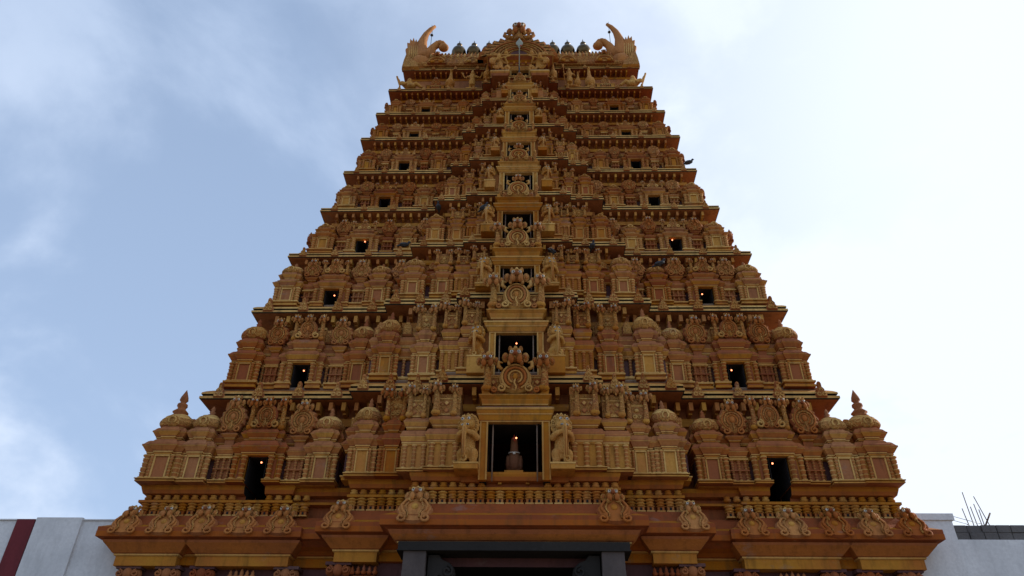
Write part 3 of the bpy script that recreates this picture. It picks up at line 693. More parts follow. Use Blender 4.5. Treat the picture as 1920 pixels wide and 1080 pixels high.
# plum wall with the doorway hole
Pw = plan(0, -.78, ex)
for k in range(len(Pw)):
    p0, p1 = Pw[k], Pw[(k + 1) % len(Pw)]
    if abs(p0[1] - p1[1]) < 1e-6 and p1[0] > p0[0]:
        holes = [(-2.2, 2.2, 0.0, 6.55)] if abs(p0[0] + p1[0]) < .01 else []
        wall_edge(bs, p0, p1, 0, z - .5, holes, PLU)
    else: bs.add([(*p0, 0), (*p1, 0), (*p1, z - .5), (*p0, z - .5)], [(0, 1, 2, 3)], PLU)
base = part('base_wall', bs)
bc = MB()
def bloft(prof):
    rs = [[(x, y, h) for x, y in plan(0, o, ex)] for o, h, m in prof]; bc.rings(rs, [p[2] for p in prof[1:]])
bloft([(-.80, z - .61, DRK), (-.79, z - .60, DRK), (-.66, z - .58, ORA), (-.66, z - .36, OCH), (-.60, z - .34, TRM), (-.60, z - .30, TRM), (-.56, z - .28, TER), (-.46, z - .20, ORA), (-.28, z - .13, ORA), (-.10, z - .02, TER), (-.02, z, TER), (0, z + .01, TER),  # underside over the passage coloured near-black in place of shade
       (0, z + .15, ORA), (-.004, z + .155, TER), (-.004, z + .27, TER), (-.07, z + .30, OCH), (-.22, z + .38, OCH), (-.34, z + .50, TER), (-.42, z + .62, TER), (-.50, z + .72, TER), (-.64, z + .76, TER)])
base_c = part('base_cornice', bc)
bc = MB()
# baluster bands
bloft([(-.80, z + .74, TER), (-.80, z + 1.10, TER), (-.58, z + 1.13, ORA), (-.58, z + 1.20, OCH), (-.82, z + 1.22, TER), (-.82, z + 1.37, TER), (-.62, z + 1.40, ORA), (-.58, z + 1.50, ORA), (-.56, z + 1.56, OCH), (-.56, z + 1.62, OCH), (-.66, z + 1.63, TER), (-.9, z + 1.64, TER)])
lo_ = part('baluster_ledge', bc)
for q in (-1, 1):                        # the tall side openings cut down through the ledge
    ct = MB(); ct.box(q * 7.49 - .30, q * 7.49 + .30, 19.0, 22.5, 8.66, 9.3, DRK); co = put('cutter', ct)
    lo_.location = (0, 0, 0); lo_.parent = None
    md = lo_.modifiers.new('b', 'BOOLEAN'); md.object = co; md.operation = 'DIFFERENCE'; md.solver = 'EXACT'; md.material_mode = 'TRANSFER'
    dg = bpy.context.evaluated_depsgraph_get(); nm2 = bpy.data.meshes.new_from_object(lo_.evaluated_get(dg), depsgraph=dg)
    lo_.modifiers.clear(); lo_.data = nm2; bpy.data.objects.remove(co)
lo_.parent = tower; lo_.location = (0, -YL[0], 0)
# stepped mouldings in bays under the lip
um = MB()
for q in (-1, 1):
    for a, b, p in ((9.15, 11.35 - .52, 0), (6.1, 8.6, 0), (3.62, 4.75, .5)):
        x0, x1 = sorted((q * a, q * b)); yy = 20.0 - p + .40
        um.mold(x0, x1, yy, yy + .5, [(0, z - .66, OCH), (0, z - .42, OCH), (.05, z - .40, TRM), (.05, z - .36, TRM), (.09, z - .34, TER), (.20, z - .22, ORA), (.30, z - .12, ORA), (.33, z - .06, TER)])
um.mold(-2.95, 2.95, 18.9 + .35, 19.6, [(0, z - .36, TRM), (.05, z - .36, TRM), (.05, z - .32, TRM), (.10, z - .30, TER), (.22, z - .18, ORA), (.28, z - .08, TER)])
part('lower_moulding', um)
# small turned balusters: one mesh shared
def baluster_me():
    b = MB(); b.box(-.09, .09, 0, .2, 0, .035, TRM); b.box(-.07, .07, .02, .2, .035, .15, ORA); b.box(-.022, .022, .008, .03, .05, .12, DRK)
    b.lathe(0, .09, [(.10, .15), (.10, .17), (.06, .185), (.075, .21), (.10, .235), (.10, .255), (.055, .27), (.08, .30), (.105, .32), (.105, .345), (.06, .36), (.06, .38)], 8, OCH, sq=3)
    return b.mesh('baluster')
bme = baluster_me(); blk = MB(); blk.lathe(0, .09, [(.05, 0), (.10, .03), (.105, .08), (.07, .105), (.09, .13), (.09, .15)], 8, OCH, sq=3); blk = blk.mesh('block_ornament')
rows = [(5.85, 10.70, 0.0, 18), (3.05, 4.65, .5, 6)]
stuff_small = MB()
for x0, x1, p, n in rows:
    for j in range(n):
        x = x0 + (x1 - x0) * (j + .5) / n
        for q in (-1, 1):
            part('baluster', bme, (q * x, 20 - p + .57, z + .745), 0, (1.28, 1.2, 1), base_c)
            if not 7.10 < x < 7.90: part('block_ornament', blk, (q * x, 20 - p + .64, z + 1.215), parent=base_c)
n = 22
for j in range(n):
    x = -2.85 + 5.7 * (j + .5) / n
    part('baluster', bme, (x, 18.9 + .57, z + .745), 0, (1.28, 1.2, 1), base_c)
    if abs(x) > .9: part('block_ornament', blk, (x, 18.9 + .64, z + 1.215), parent=base_c)
# cornice plaques with goggle-eyed faces
def plaque(w, h):
    mb = MB(); hd = h * .66
    P = []
    for i in range(36):
        a = 2 * PI * i / 36 - PI / 2; x = w / 2 * math.cos(a); zz = hd * .52 + hd / 2 * math.sin(a)
        k = 1.0 + .0 * zz
        P.append((x * (1.1 if zz < .2 * hd else (.93 if zz < .45 * hd else 1.0)), max(zz, 0)))
    mb.plate([(x * 1.08, zz) for x, zz in P], -.07, .14, ORA, .1, TER)
    pth = [(q_ * w * .40, -.09, hd * zz) for q_, zz in ((.7, .14), (.62, .34), (.92, .52), (.98, .68), (.7, .88), (.25, .96))]
    for q in (-1, 1):
        mb.tube([(q * x, y, zz) for x, y, zz in pth], .045 * w, ORA, 6); mb.tube([(q * x * .66, y - .01, zz * .9 + .02) for x, y, zz in pth], .030 * w, CAR, 6)
        mb.spiral(q * .36 * w, -.09, .15 * hd, .15 * w, q, .042 * w, ORA)
    mb.ball((0, -.06, hd * .66), (.12 * w, .05, .09 * h), OCH)
    mask(mb, 0, -.03, hd + .13 * h, w * .66)
    return mb
pm1 = plaque(.80, .98).mesh('cornice_plaque'); pm2 = plaque(.90, 1.18).mesh('cornice_plaque')
T_ = math.radians(-24)
for x, p, me in ((6.37, 0, pm1), (7.44, 0, pm1), (8.57, 0, pm1), (9.61, 0, pm1), (10.64, 0, pm1), (4.70, .5, pm1), (2.60, 1.1, pm2)):
    for q in (-1, 1):
        o = part('cornice_plaque', me, (q * x, 20 - p - .03, z + .02), parent=base_c); o.rotation_euler = (T_, 0, 0)
# capitals, pilasters and niche roofs on the plum wall
def capital():
    mb = MB(); mb.lathe(0, .1, [(.16, -6.6), (.16, -1.0), (.2, -.95), (.2, -.85), (.13, -.80), (.13, -.72), (.19, -.66), (.20, -.58), (.12, -.52), (.16, -.46), (.22, -.42), (.14, -.36)], 12, PLU)
    mb.box(-.14, .14, -.04, .3, -.40, -.10, PLU)
    for q in (-1, 1):
        mb.ball((q * .2, -.02, -.2), (.15, .14, .15), TER); mb.spiral(q * .22, -.16, -.2, .1, q, .03, TER)
    mb.ball((0, -.1, -.2), (.15, .14, .16), TER); mb.box(-.34, .34, -.16, .3, -.08, 0, PLU)
    return mb
cpm = capital().mesh('wall_pilaster')
for x, p in ((6.14, 0), (8.42, 0), (9.36, 0), (10.42, 0), (4.62, .5)):
    for q in (-1, 1): part('wall_pilaster', cpm, (q * x, 20 - p + .62, z - .64))
def niche_roof():
    mb = MB()
    mb.mold(-.42, .42, 0, .4, [(0, -3.2, PLU), (0, -1.0, PLU), (.12, -.9, TER), (.14, -.8, TER), (.1, -.7, TER), (.02, -.60, TER), (.04, -.52, TER), (0, -.42, TER), (.03, -.36, TER), (-.05, -.22, TER), (-.2, -.12, TER)])
    for q in (-.3, -.15, 0, .15, .3): mb.lathe(q, .12, [(.05, -.14), (.08, -.08), (.04, -.03), (.05, 0), (.01, .08 if q else .14)], 8, TER)
    return mb
nr = niche_roof().mesh('wall_niche')
for x, p in ((7.35, 0), (3.95, .5)):
    for q in (-1, 1): part('wall_niche', nr, (q * x, 20 - p + .45, z - .80))
# stone doorway
dr = MB(); dr.box(-2.92, 2.92, 18.98, 19.9, z - .60, z - .385, GRN)
dr.box(-2.95, 2.95, 18.96, 19.9, z - .61, z - .595, GRN)
for q in (-1, 1):
    pass
dw = part('door_lintel', dr)
for q in (-1, 1):
    x0, x1 = sorted((q * 2.2, q * 2.78)); jb = MB(); jb.box(x0, x1, 19.02, 19.95, 0, z - 1.08, JMB); jb.box(x0 + .006, x1 - .006, 19.03, 19.95, z - 1.08, z - .61, JMB); part('door_jamb', jb)
for q in (-1, 1):
    br = MB(); br.plate([(q * x_, z + z_) for x_, z_ in ((2.2, -.62), (2.2, -1.5), (2.08, -1.42), (1.98, -1.25), (1.86, -1.16), (1.74, -1.2), (1.66, -1.32), (1.54, -1.3), (1.46, -1.14), (1.50, -.95), (1.62, -.82), (1.8, -.75), (1.9, -.62))], 19.2, 19.6, GRN, .1)
    br.spiral(q * 1.66, 19.19, z - 1.06, .15, q, .035, GRN)
    part('door_bracket', br, parent=dw)
ins = MB(); ins.add([(-2.2, 19.7, z - .62), (2.2, 19.7, z - .62), (2.2, 30, z - .62), (-2.2, 30, z - .62)], [(0, 1, 2, 3)], DRK)  # passage surfaces painted near-black to hold the interior shade
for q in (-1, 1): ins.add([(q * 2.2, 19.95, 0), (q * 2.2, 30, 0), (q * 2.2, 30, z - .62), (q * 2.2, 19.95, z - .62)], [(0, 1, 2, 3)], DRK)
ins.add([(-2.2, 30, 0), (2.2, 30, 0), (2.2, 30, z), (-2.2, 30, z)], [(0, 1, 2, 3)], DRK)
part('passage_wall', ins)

for i in range(1, 9): storey(i)
for i in range(1, 10): add_cornice(i)

# ------------------------------------------------------------------ top storey and barrel roof
s9 = MB(); i = 9
zf = ZL[8] + E + .28; P = plan(9, -.45)
for k in range(len(P)):
    p0, p1 = P[k], P[(k + 1) % len(P)]
    if abs(p0[1] - p1[1]) < 1e-6 and p1[0] > p0[0]:
        wall_edge(s9, p0, p1, zf - .1, ZL[9] + E - .2, [(-.44, .44, 28.55 + E, 29.1 + E)] if abs(p0[0] + p1[0]) < .01 else [], TER)
        if p1[0] - p0[0] > 2: s9.box(p0[0], p1[0], p0[1] - .06, p0[1] + .01, zf + .5, zf + .62, OCH); s9.box(p0[0] + .02, p1[0] - .02, p0[1] - .04, p0[1] + .012, zf, zf + .3, CAR)
    else: s9.add([(*p0, zf - .1), (*p1, zf - .1), (*p1, ZL[9] + E - .2), (*p0, ZL[9] + E - .2)], [(0, 1, 2, 3)], TER)
st9 = part('storey_wall', s9)
wb = window_bay(.44, .60, 28.45 + E, 29.05 + E, 29.25 + E, 29.3 + E, 29.45 + E, .72, 1.1, False); part('window_frame', wb, (0, YL[8] - .55, 0), parent=st9)
nch = MB()
nch.mold(-.42, .42, 0, .4, [(0, 0, OCH), (.03, .05, TRM), (0, .08, OCH), (0, .42, OCH), (.06, .46, TRM), (.06, .5, TER), (0, .56, TER)])
nch.box(-.26, .26, -.03, .0, .1, .4, DRK); medallion(nch, 0, .0, .42, .5, .62, True, 0); lattice(nch, -.22, .22, -.08, .12, .34)
nm_ = nch.mesh('niche_shrine')
for q in (-1, 1): part('niche_shrine', nm_, (q * 4.2, YL[8] + .35, zf + .02), parent=st9)
rf = MB(); zr = ZL[9] + E + .25; RH = 2.25
prof = [(1.78, 0), (1.86, .04), (1.86, .08), (1.62, .09), (1.70, .16), (1.74, .28), (1.66, .42), (1.45, .56), (1.12, .70), (.7, .85), (.28, .96), (.26, 1.02), (-.26, 1.02), (-.28, .96), (-.7, .85), (-1.12, .70), (-1.45, .56), (-1.66, .42), (-1.74, .28), (-1.78, 0)]
rs = [[(x, YC - dy * k, zr + h * RH * (k if x else 1)) for dy, h in prof] for x, k in ((-5.45, .93), (-5.35, 1), (0, 1), (5.35, 1), (5.45, .93))]
rf.rings(rs, CAR)
rf.box(-5.2, 5.2, YC - .3, YC + .3, zr + RH * 1.01, zr + RH * 1.05, GRY)
for j in range(60):                      # leaf frieze low on the vault, and a row higher up
    x = -5.2 + 10.4 * (j + .5) / 60
    rf.ball((x, YC - 1.73, zr + .36 * RH), (.055, .06, .17), TRM if j % 2 else ORA, 6, 4)
    rf.ball((x, YC - 1.36, zr + .62 * RH), (.06, .12, .08), CAR, 6, 4)
roof = part('barrel_roof', rf)
for x in (-4.55, -2.55, 2.55, 4.55):
    nb = MB(); nb.plate([(xx, zz) for xx, zz in disc_poly(1.05, .95, .12, 16, .1, 48, 0)], -.12, .5, CAR, .1, TER)
    for r_, m_ in ((.40, TRM), (.31, ORA), (.22, TRM)): nb.arc(0, -.14, .04, r_, 5, 175, .03, m_, 12)
    nb.ball((-.22, -.14, .12), (.14, .05, .10), OCH); nb.ball((.22, -.14, .12), (.14, .05, .10), OCH)
    if abs(x) > 4: mask(nb, 0, -.1, .72, .42)
    part('roof_gable', nb, (x * .93, YC - 1.80, zr + .02), parent=roof)
# great central gable
gg = MB(); zb = 29.92 + E; Rg = 1.36
fl = []
nfl = 68
for j in range(nfl + 1):
    a = math.radians(-8 + 196 * j / nfl); ph = (j % 4) / 4.0
    r_ = Rg * (1.0 + (.24 * ph if a < PI / 2 else .24 * (1 - ph)))
    wd = 1.22 if abs(math.cos(a)) > .2 else 1.22
    fl.append((r_ * wd * math.cos(a), max(zb - .02, zb + r_ * 1.02 * math.sin(a))))
gg.plate(fl, -.05, .30, CAR, .07, ORA)
for r_, t_, m_ in ((1.16, .05, ORA), (1.04, .028, TRM), (.88, .06, CAR), (.76, .028, TRM), (.62, .05, ORA), (.5, .025, TRM)):
    gg.arc(0, -.08, zb, r_, 2, 178, t_, m_, 24, 1.18)
gg.plate([(.46 * math.cos(math.radians(a)), zb + .44 * math.sin(math.radians(a))) for a in range(0, 181, 12)], -.075, .1, PLU, 0)
for q in (-1, 1):
    gg.spiral(q * 1.3, -.09, zb + .12, .16, q, .045, TRM)
    gg.tube([(q * .25, -.06, zb + 1.4), (q * .55, -.06, zb + 1.50), (q * .74, -.05, zb + 1.66), (q * .70, -.05, zb + 1.86), (q * .56, -.05, zb + 1.84)], [.14, .12, .09, .07, .03], CAR, 8)
    gg.ball((q * .62, -.16, zb + .16), (.11, .09, .16), STA); gg.ball((q * .62, -.18, zb + .36), .07, STA)
gg.tube([(0, .05, zb + 1.2), (0, .05, zb + 2.0)], [.34, .26], CAR, 10)
mask(gg, 0, -.04, zb + 2.10, 1.12)
for q in (-.2, 0, .2): gg.tube([(q, 0, zb + 2.45), (q * 1.3, 0, zb + 2.72 - abs(q) * .3)], [.09, .02], CAR, 6)
part('great_gable', gg, (-.06, 23.30, 0), parent=roof)
gs = MB(); gs.mold(-1.35, 1.35, 23.35, 25.0, [(0, zb - .55, TER), (0, zb - .30, TER), (.10, zb - .22, OCH), (.22, zb - .10, TER), (.28, zb - .08, TRM), (.28, zb - .03, TRM)])
for j in range(9): gs.box(-1.15 + j * .2875 - .05, -1.15 + j * .2875 + .05, 23.24, 23.4, zb - .5, zb - .33, OCH)
part('gable_base', gs, parent=roof)
# kalasha finials
kf = MB(); kf.lathe(0, 0, [(.2, -.25), (.2, -.05), (.14, 0), (.18, .03), (.18, .07), (.12, .10), (.22, .20), (.32, .34), (.335, .46), (.30, .58), (.2, .68), (.12, .72), (.15, .76), (.15, .80), (.09, .83), (.12, .88), (.13, .93), (.07, 1.0), (.03, 1.08), (.01, 1.2)], 24, BRS)
kf = kf.mesh('roof_finial')
for x in (-3.42, -2.60, -1.78, 0, 1.74, 2.56, 3.42): part('roof_finial', kf, (x, YC - .02, zr + RH * 1.05 + .30), 0, (1.2, 1.2, 1.38), roof)
# horned beast heads closing the vault ends
def end_beast():
    mb = MB()
    h = [(4.95, 0, 31.0), (5.06, 0, 31.7), (5.16, 0, 32.4), (5.16, 0, 33.0), (5.03, 0, 33.55), (4.83, 0, 33.95), (4.6, 0, 34.22)]
    mb.tube([(x, 0, zz + E) for x, _, zz in h], [.38, .33, .27, .22, .16, .12, .08], ORA, 10)
    k = [(5.0, 31.3), (4.72, 31.9), (4.58, 32.35), (4.36, 32.62), (4.10, 32.62), (3.98, 32.42)]
    mb.tube([(x, -.05, zz + E) for x, zz in k], [.40, .27, .20, .20, .19, .17], ORA, 10)
    mb.ball((4.02, -.05, 32.34 + E), (.27, .24, .22), ORA, 12, 8); mb.ball((4.24, -.05, 32.66 + E), (.22, .2, .20), ORA, 10, 8)
    W = [(4.95, 30.9), (5.12, 31.6), (5.26, 32.3), (5.36, 32.75), (5.40, 32.6), (5.50, 33.05), (5.55, 32.8), (5.66, 33.2), (5.70, 32.9), (5.84, 33.1), (5.84, 32.7), (5.98, 32.75), (5.92, 32.3), (6.02, 32.2), (5.92, 31.7), (5.98, 31.5), (5.84, 31.1), (5.66, 30.75), (5.3, 30.5)]
    mb.plate([(x, zz + E) for x, zz in W], -.12, .14, ORA, .08, ORA)
    for j in range(5): mb.tube([(5.3 + j * .07, -.14, 31.1 + E), (5.36 + j * .10, -.15, 31.8 + E), (5.40 + j * .11, -.12, 32.45 + E)], [.02, .035, .015], TRM, 5)
    mb.tube([(5.15, .1, 32.2 + E), (5.4, .1, 32.75 + E), (5.3, .1, 33.1 + E), (5.25, .1, 33.2 + E)], [.16, .18, .12, .03], ORA, 8)
    mb.plate([(5.1, 30.35 + E), (6.0, 30.35 + E), (5.95, 30.9 + E), (5.85, 31.5 + E), (5.80, 31.72 + E), (5.68, 31.3 + E), (5.45, 30.9 + E), (5.2, 30.7 + E)], -.42, -.1, CAR, .08, OCH)
    mb.ball((5.1, 0, 31.0 + E), (.55, .5, .6), ORA, 12, 8)
    return mb
eb = end_beast().mesh('roof_end_beast')
part('roof_end_beast', eb, (0, 24.55, 0), parent=roof); part('roof_end_beast', eb, (0, 24.55, 0), 0, (-1, 1, 1), roof)

# ------------------------------------------------------------------ lion statues beside the centre windows
def lion_mesh():
    mb = MB(); S = STA
    for q in (-1, 1):
        mb.tube([(q * .16, -.02, .02), (q * .17, -.04, .16), (q * .17, -.06, .34)], [.085, .105, .11], S, 8)
        mb.ball((q * .17, -.02, .30), (.13, .17, .15), S); mb.ball((q * .16, -.14, .035), (.08, .11, .045), S)
        mb.tube([(q * .17, .0, .76), (q * .27, -.10, .66), (q * .20, -.24, .72), (q * .07, -.30, .76)], [.10, .085, .07, .06], S, 8)
        mb.ball((q * .06, -.31, .76), (.065, .05, .06), S)
        mb.ball((q * .09, -.27, 1.06), (.05, .045, .045), STA, 8, 6); mb.ball((q * .16, -.02, 1.17), (.06, .05, .08), S)
        mb.ball((q * .12, -.2, .93), (.09, .09, .09), S)
    mb.tube([(0, .06, .20), (0, .05, .40), (0, .0, .62), (0, -.02, .80), (0, -.04, .95)], [.20, .20, .19, .20, .17], S, 10)
    mb.ball((0, -.08, 1.0), (.20, .20, .19), S, 12, 8); mb.ball((0, -.24, .97), (.12, .10, .09), S, 10, 6); mb.ball((0, -.3, 1.01), (.05, .05, .045), S)
    mb.ball((0, -.26, .88), (.10, .08, .05), S)
    for j in range(16):
        a = 2 * PI * j / 16; mb.ball((.25 * math.cos(a), .0, 1.0 + .235 * math.sin(a)), (.062, .08, .062), S, 6, 5)
    mb.tube([(0, -.32, .94), (0, -.38, .8), (0, -.38, .55), (0, -.36, .3), (0, -.34, .10), (.02, -.33, .05)], [.05, .065, .06, .055, .06, .07], S, 8)
    mb.spiral(.05, -.36, .13, .085, 1, .03, S)
    for j in range(7): mb.ball((0, -.185, .3 + .075 * j), (.035, .03, .03), S, 6, 4)
    return fuse(mb, 'lion_statue', .022)
lm = lion_mesh()
lf = MB()
for q in (-1, 1):
    lf.tube([(q * .03, -.31, 1.12), (q * .09, -.29, 1.135), (q * .15, -.22, 1.11)], [.015, .025, .012], TRM, 6)
    lf.tube([(q * .05, -.36, .925), (q * .055, -.37, .88)], [.014, .004], EYE, 5); lf.tube([(q * .09, -.34, .925), (q * .10, -.35, .885)], [.012, .004], EYE, 5)
lf.ball((0, -.30, .925), (.105, .055, .035), DRK, 10, 6)
lmn = MB()
for j in range(14):
    a = 2 * PI * (j + .5) / 14; lmn.spiral(.245 * math.cos(a), -.075, 1.0 + .235 * math.sin(a), .05, 1, .016, TRM, 1.2, 7)
lmn = lmn.mesh('mane')
ley = MB(); ley.ball((0, 0, 0), (.042, .035, .042), EYE, 10, 8); ley.ball((0, -.033, -.005), (.018, .012, .018), DRK, 8, 6); ley = ley.mesh('eye')
lfm = lf.mesh('mouth')
lt = MB(); lt.tube([(0, -.36, .92), (0, -.44, .8), (0, -.435, .55), (0, -.42, .3), (0, -.41, .12)], [.035, .05, .045, .042, .05], TRM, 8)
lt.arc(.03, -.41, .10, .06, 90, 400, .022, TRM, 8)
for q in (-1, 1): lt.tube([(q * .028, -.475, .82), (q * .025, -.47, .5), (q * .025, -.455, .16)], .010, ORA, 5)
ltm = lt.mesh('trunk')
LI = {1: (1.30, 7.45, 9.02, 19.2), 2: (1.23, 11.19, 12.47, 0), 3: (1.13, 14.34, 15.67, 0), 4: (1.10, 17.34, 18.49, 0), 5: (1.12, 20.0, 20.95, 0), 6: (.98, 22.28, 23.1, 0), 7: (.84, 24.62, 25.34, 0), 8: (.69, 26.80, 27.44, 0)}
ORD = {1: 'lowest', 2: 'second', 3: 'third', 4: 'fourth', 5: 'fifth', 6: 'sixth', 7: 'seventh', 8: 'eighth'}
for k, (x, z0, z1, yy) in LI.items():
    Y = yy or YL[k - 1] - .82
    zled = (ZL[k - 1] + .3) if k > 1 else 7.27
    for q in (-1, 1):
        r = bpy.data.objects.new('lion_statue', None); COL.objects.link(r); r.location = (q * x, Y, zled + E)
        nm = 'central opening, beside the bird niche' if k == 1 else 'central window from the bottom'
        tag(r, f'golden lion statue at the {"left" if q < 0 else "right"} of the {ORD[k]} {nm}', 'statue', 'lion statues flanking the central windows')
        sc = (z1 - z0) / 1.26
        S_ = (sc * .84, sc * .85, sc); b = put('body', lm, r, (0, .12, z0 - zled), q * .22, S_)
        for n_, m_ in (('mouth', lfm), ('mane', lmn), ('trunk', ltm)): put(n_, m_, b)
        for e_ in (-1, 1): put('eye', ley, b, (e_ * .085, -.285, 1.07))
        pd = MB(); w = .24 * sc + .02; hh = z0 - zled
        pd.mold(-w, w, -.28 * sc, .45, [(0, 0, OCH), (0, hh - .05, OCH), (.02, hh - .04, TRM), (.02, hh, TRM)]); put('pedestal', pd, r)

# bird in the lowest niche
bd = MB()
bd.ball((0, 0, .42), (.20, .24, .30), STA, 12, 10); bd.tube([(0, -.04, .6), (0, -.08, .78), (0, -.10, .95)], [.15, .12, .11], STA, 10)
bd.ball((0, -.12, 1.0), (.105, .13, .12), STA, 10, 8)
for q in (-1, 1): bd.tube([(q * .08, -.02, 0), (q * .09, 0, .25)], [.06, .09], STA, 8); bd.ball((q * .19, .05, .42), (.06, .2, .24), STA); bd.ball((q * .08, -.1, .02), (.05, .12, .03), STA)
bd.tube([(0, .15, .4), (0, .4, .2), (0, .7, .1)], [.15, .14, .1], STA)
bdm = fuse(bd, 'bird_statue', .02); bdm.materials.clear(); bdm.materials.append(stone('brown_bird_in_shade', (.20, .085, .035), (.16, .06, .03), vary=False))  # brown paint darkened, the niche's shade put into its colour
MATS.append(plain('comb_red', (.42, .07, .04), .5)); RED = 15
bird = bpy.data.objects.new('bird_statue', None); COL.objects.link(bird); bird.location = (-.03, 20.1, 7.50 + E)
tag(bird, 'brown rooster like bird statue with red head and white necklace inside the lowest central niche', 'statue')
put('body', bdm, bird)
cb = MB(); cb.ball((0, -.13, 1.05), (.09, .11, .09), RED); cb.ball((0, -.12, 1.16), (.02, .09, .05), RED); cb.tube([(0, -.2, 1.0), (0, -.32, .97)], [.04, .01], RED); put('comb', cb, bird)
nk = MB(); nk.tube([(.16 * math.cos(a * PI / 8), -.06 + .15 * math.sin(a * PI / 8), .68 + .03 * math.sin(a * PI / 8)) for a in range(17)], .016, EYE); nk.ball((0, -.22, .62), (.05, .02, .04), EYE); put('necklace', nk, bird)
bn = bpy.data.objects.new('pedestal_bench', None); COL.objects.link(bn); bn.location = (-.03, 19.9, 7.12 + E)
tag(bn, 'small yellow stepped bench under the bird statue in the lowest niche', 'pedestal')
b_ = MB(); b_.box(-.42, .42, -.3, .4, .20, .27, OCH); b_.box(-.26, .26, -.32, .4, .27, .38, OCH); put('bench_top', b_, bn)
for q in (-1, 1):
    l_ = MB(); l_.box(q * .38 - .05, q * .38 + .05, -.28, .35, 0, .2, OCH); put('leg', l_, bn)

# ------------------------------------------------------------------ statues on the top ledge
def peacock():
    mb = MB()
    mb.ball((0, 0, .55), (.21, .26, .32), STA, 12, 8); mb.tube([(0, -.08, .75), (0, -.14, .98), (0, -.12, 1.18), (0, -.16, 1.30)], [.13, .085, .07, .06], STA, 8)
    mb.ball((0, -.18, 1.34), (.08, .10, .08), STA); mb.tube([(0, -.26, 1.33), (0, -.36, 1.29)], [.035, .012], STA)
    for q in (-1, 0, 1): mb.tube([(0, -.15, 1.4), (q * .06, -.13, 1.52)], [.015, .022], STA, 5)
    for q in (-1, 1):
        mb.tube([(q * .09, -.02, .0), (q * .09, 0, .3)], [.045, .075], STA, 7); mb.ball((q * .18, .05, .55), (.06, .22, .22), STA)
    mb.tube([(0, .2, .5), (0, .45, .25), (0, .6, .1)], [.15, .13, .08], STA); mb.box(-.24, .24, -.22, .3, -.06, .02, STA)
    return fuse(mb, 'peacock_statue', .025)
def standing(arms=2, spear=False):
    mb = MB()
    for q in (-1, 1):
        mb.tube([(q * .09, -.02, .02), (q * .10, 0, .35), (q * .09, 0, .68)], [.05, .065, .09], STA, 8); mb.ball((q * .09, -.08, .03), (.05, .1, .035), STA)
        mb.tube([(q * .19, 0, 1.12), (q * .30, -.02, .92), (q * .24, -.18, .84)], [.065, .055, .045], STA, 7); mb.ball((q * .23, -.2, .85), .05, STA)
        if arms == 4:
            mb.tube([(q * .19, .04, 1.12), (q * .42, .04, 1.05), (q * .52, .0, 1.26)], [.06, .05, .045], STA, 7); mb.ball((q * .53, 0, 1.33), (.06, .05, .08), STA)
    mb.tube([(0, 0, .62), (0, 0, .80), (0, -.01, 1.0), (0, 0, 1.14)], [.17, .13, .16, .17], STA, 10)
    mb.tube([(0, 0, .7), (0, -.04, .3)], [.19, .16], STA, 10)
    mb.ball((0, 0, 1.13), (.22, .11, .08), STA); mb.tube([(0, 0, 1.15), (0, 0, 1.26)], .06, STA, 8); mb.ball((0, -.01, 1.34), (.095, .10, .12), STA, 10, 8); mb.ball((0, -.11, 1.33), (.02, .03, .025), STA)
    mb.tube([(0, 0, 1.4), (0, 0, 1.5), (0, 0, 1.62)], [.10, .085, .03], STA, 8); mb.ball((0, .06, 1.36), (.17, .03, .18), STA)
    mb.box(-.3, .3, -.2, .25, -.06, .01, STA)
    if spear: mb.tube([(-.25, -.24, .0), (-.33, -.24, 1.5)], .022, STA, 6); mb.ball((-.335, -.24, 1.56), (.07, .03, .13), STA)
    return fuse(mb, 'deity_statue', .022)
def reclining():
    mb = MB()
    mb.tube([(-.1, 0, .15), (.0, 0, .35), (.05, 0, .62), (.06, 0, .75)], [.26, .25, .22, .2], STA, 10); mb.ball((.06, -.02, .92), (.13, .13, .15), STA, 10, 8); mb.tube([(.06, 0, 1.0), (.06, 0, 1.16)], [.14, .06], STA)
    mb.tube([(-.05, -.1, .2), (-.35, -.3, .34), (-.62, -.22, .14)], [.16, .13, .08], STA, 8); mb.tube([(.1, -.1, .2), (.40, -.34, .30), (.15, -.4, .1)], [.16, .13, .09], STA, 8)
    mb.tube([(-.15, 0, .68), (-.42, -.08, .5), (-.66, -.15, .22)], [.09, .075, .06], STA, 8)
    mb.tube([(.26, 0, .70), (.52, .02, .62), (.62, 0, .95), (.72, 0, 1.15)], [.09, .08, .06, .05], STA, 8); mb.tube([(.5, 0, .3), (.6, 0, .7), (.75, 0, 1.3)], [.04, .05, .06], STA, 7)
    mb.ball((-.1, -.22, .2), (.2, .2, .16), STA)
    return fuse(mb, 'seated_statue', .03)
def player():
    mb = MB()
    mb.tube([(0, 0, .1), (0, 0, .35), (.03, 0, .58)], [.2, .16, .17], STA, 10); mb.ball((.04, -.02, .74), (.11, .11, .13), STA, 10, 8); mb.tube([(.04, 0, .8), (.04, 0, .95)], [.11, .04], STA)
    mb.tube([(.1, -.03, .10), (.32, -.12, .14), (.05, -.16, .06)], [.11, .09, .06], STA, 8); mb.tube([(-.1, -.03, .10), (-.34, -.12, .14), (-.05, -.15, .06)], [.11, .09, .06], STA, 8)
    mb.tube([(.2, 0, .52), (.36, -.14, .42), (.12, -.26, .5)], [.07, .06, .05], STA, 8); mb.tube([(-.16, 0, .52), (-.34, -.12, .44), (-.2, -.26, .56)], [.07, .06, .05], STA, 8)
    mb.tube([(-.45, -.28, .75), (.4, -.28, .28)], .035, STA, 6); mb.ball((.4, -.26, .26), (.16, .1, .16), STA, 10, 6); mb.ball((.03, .12, .72), (.33, .05, .34), STA, 14, 8); mb.spiral(-.3, -.2, .14, .16, 1, .05, STA)
    return fuse(mb, 'musician_statue', .025)
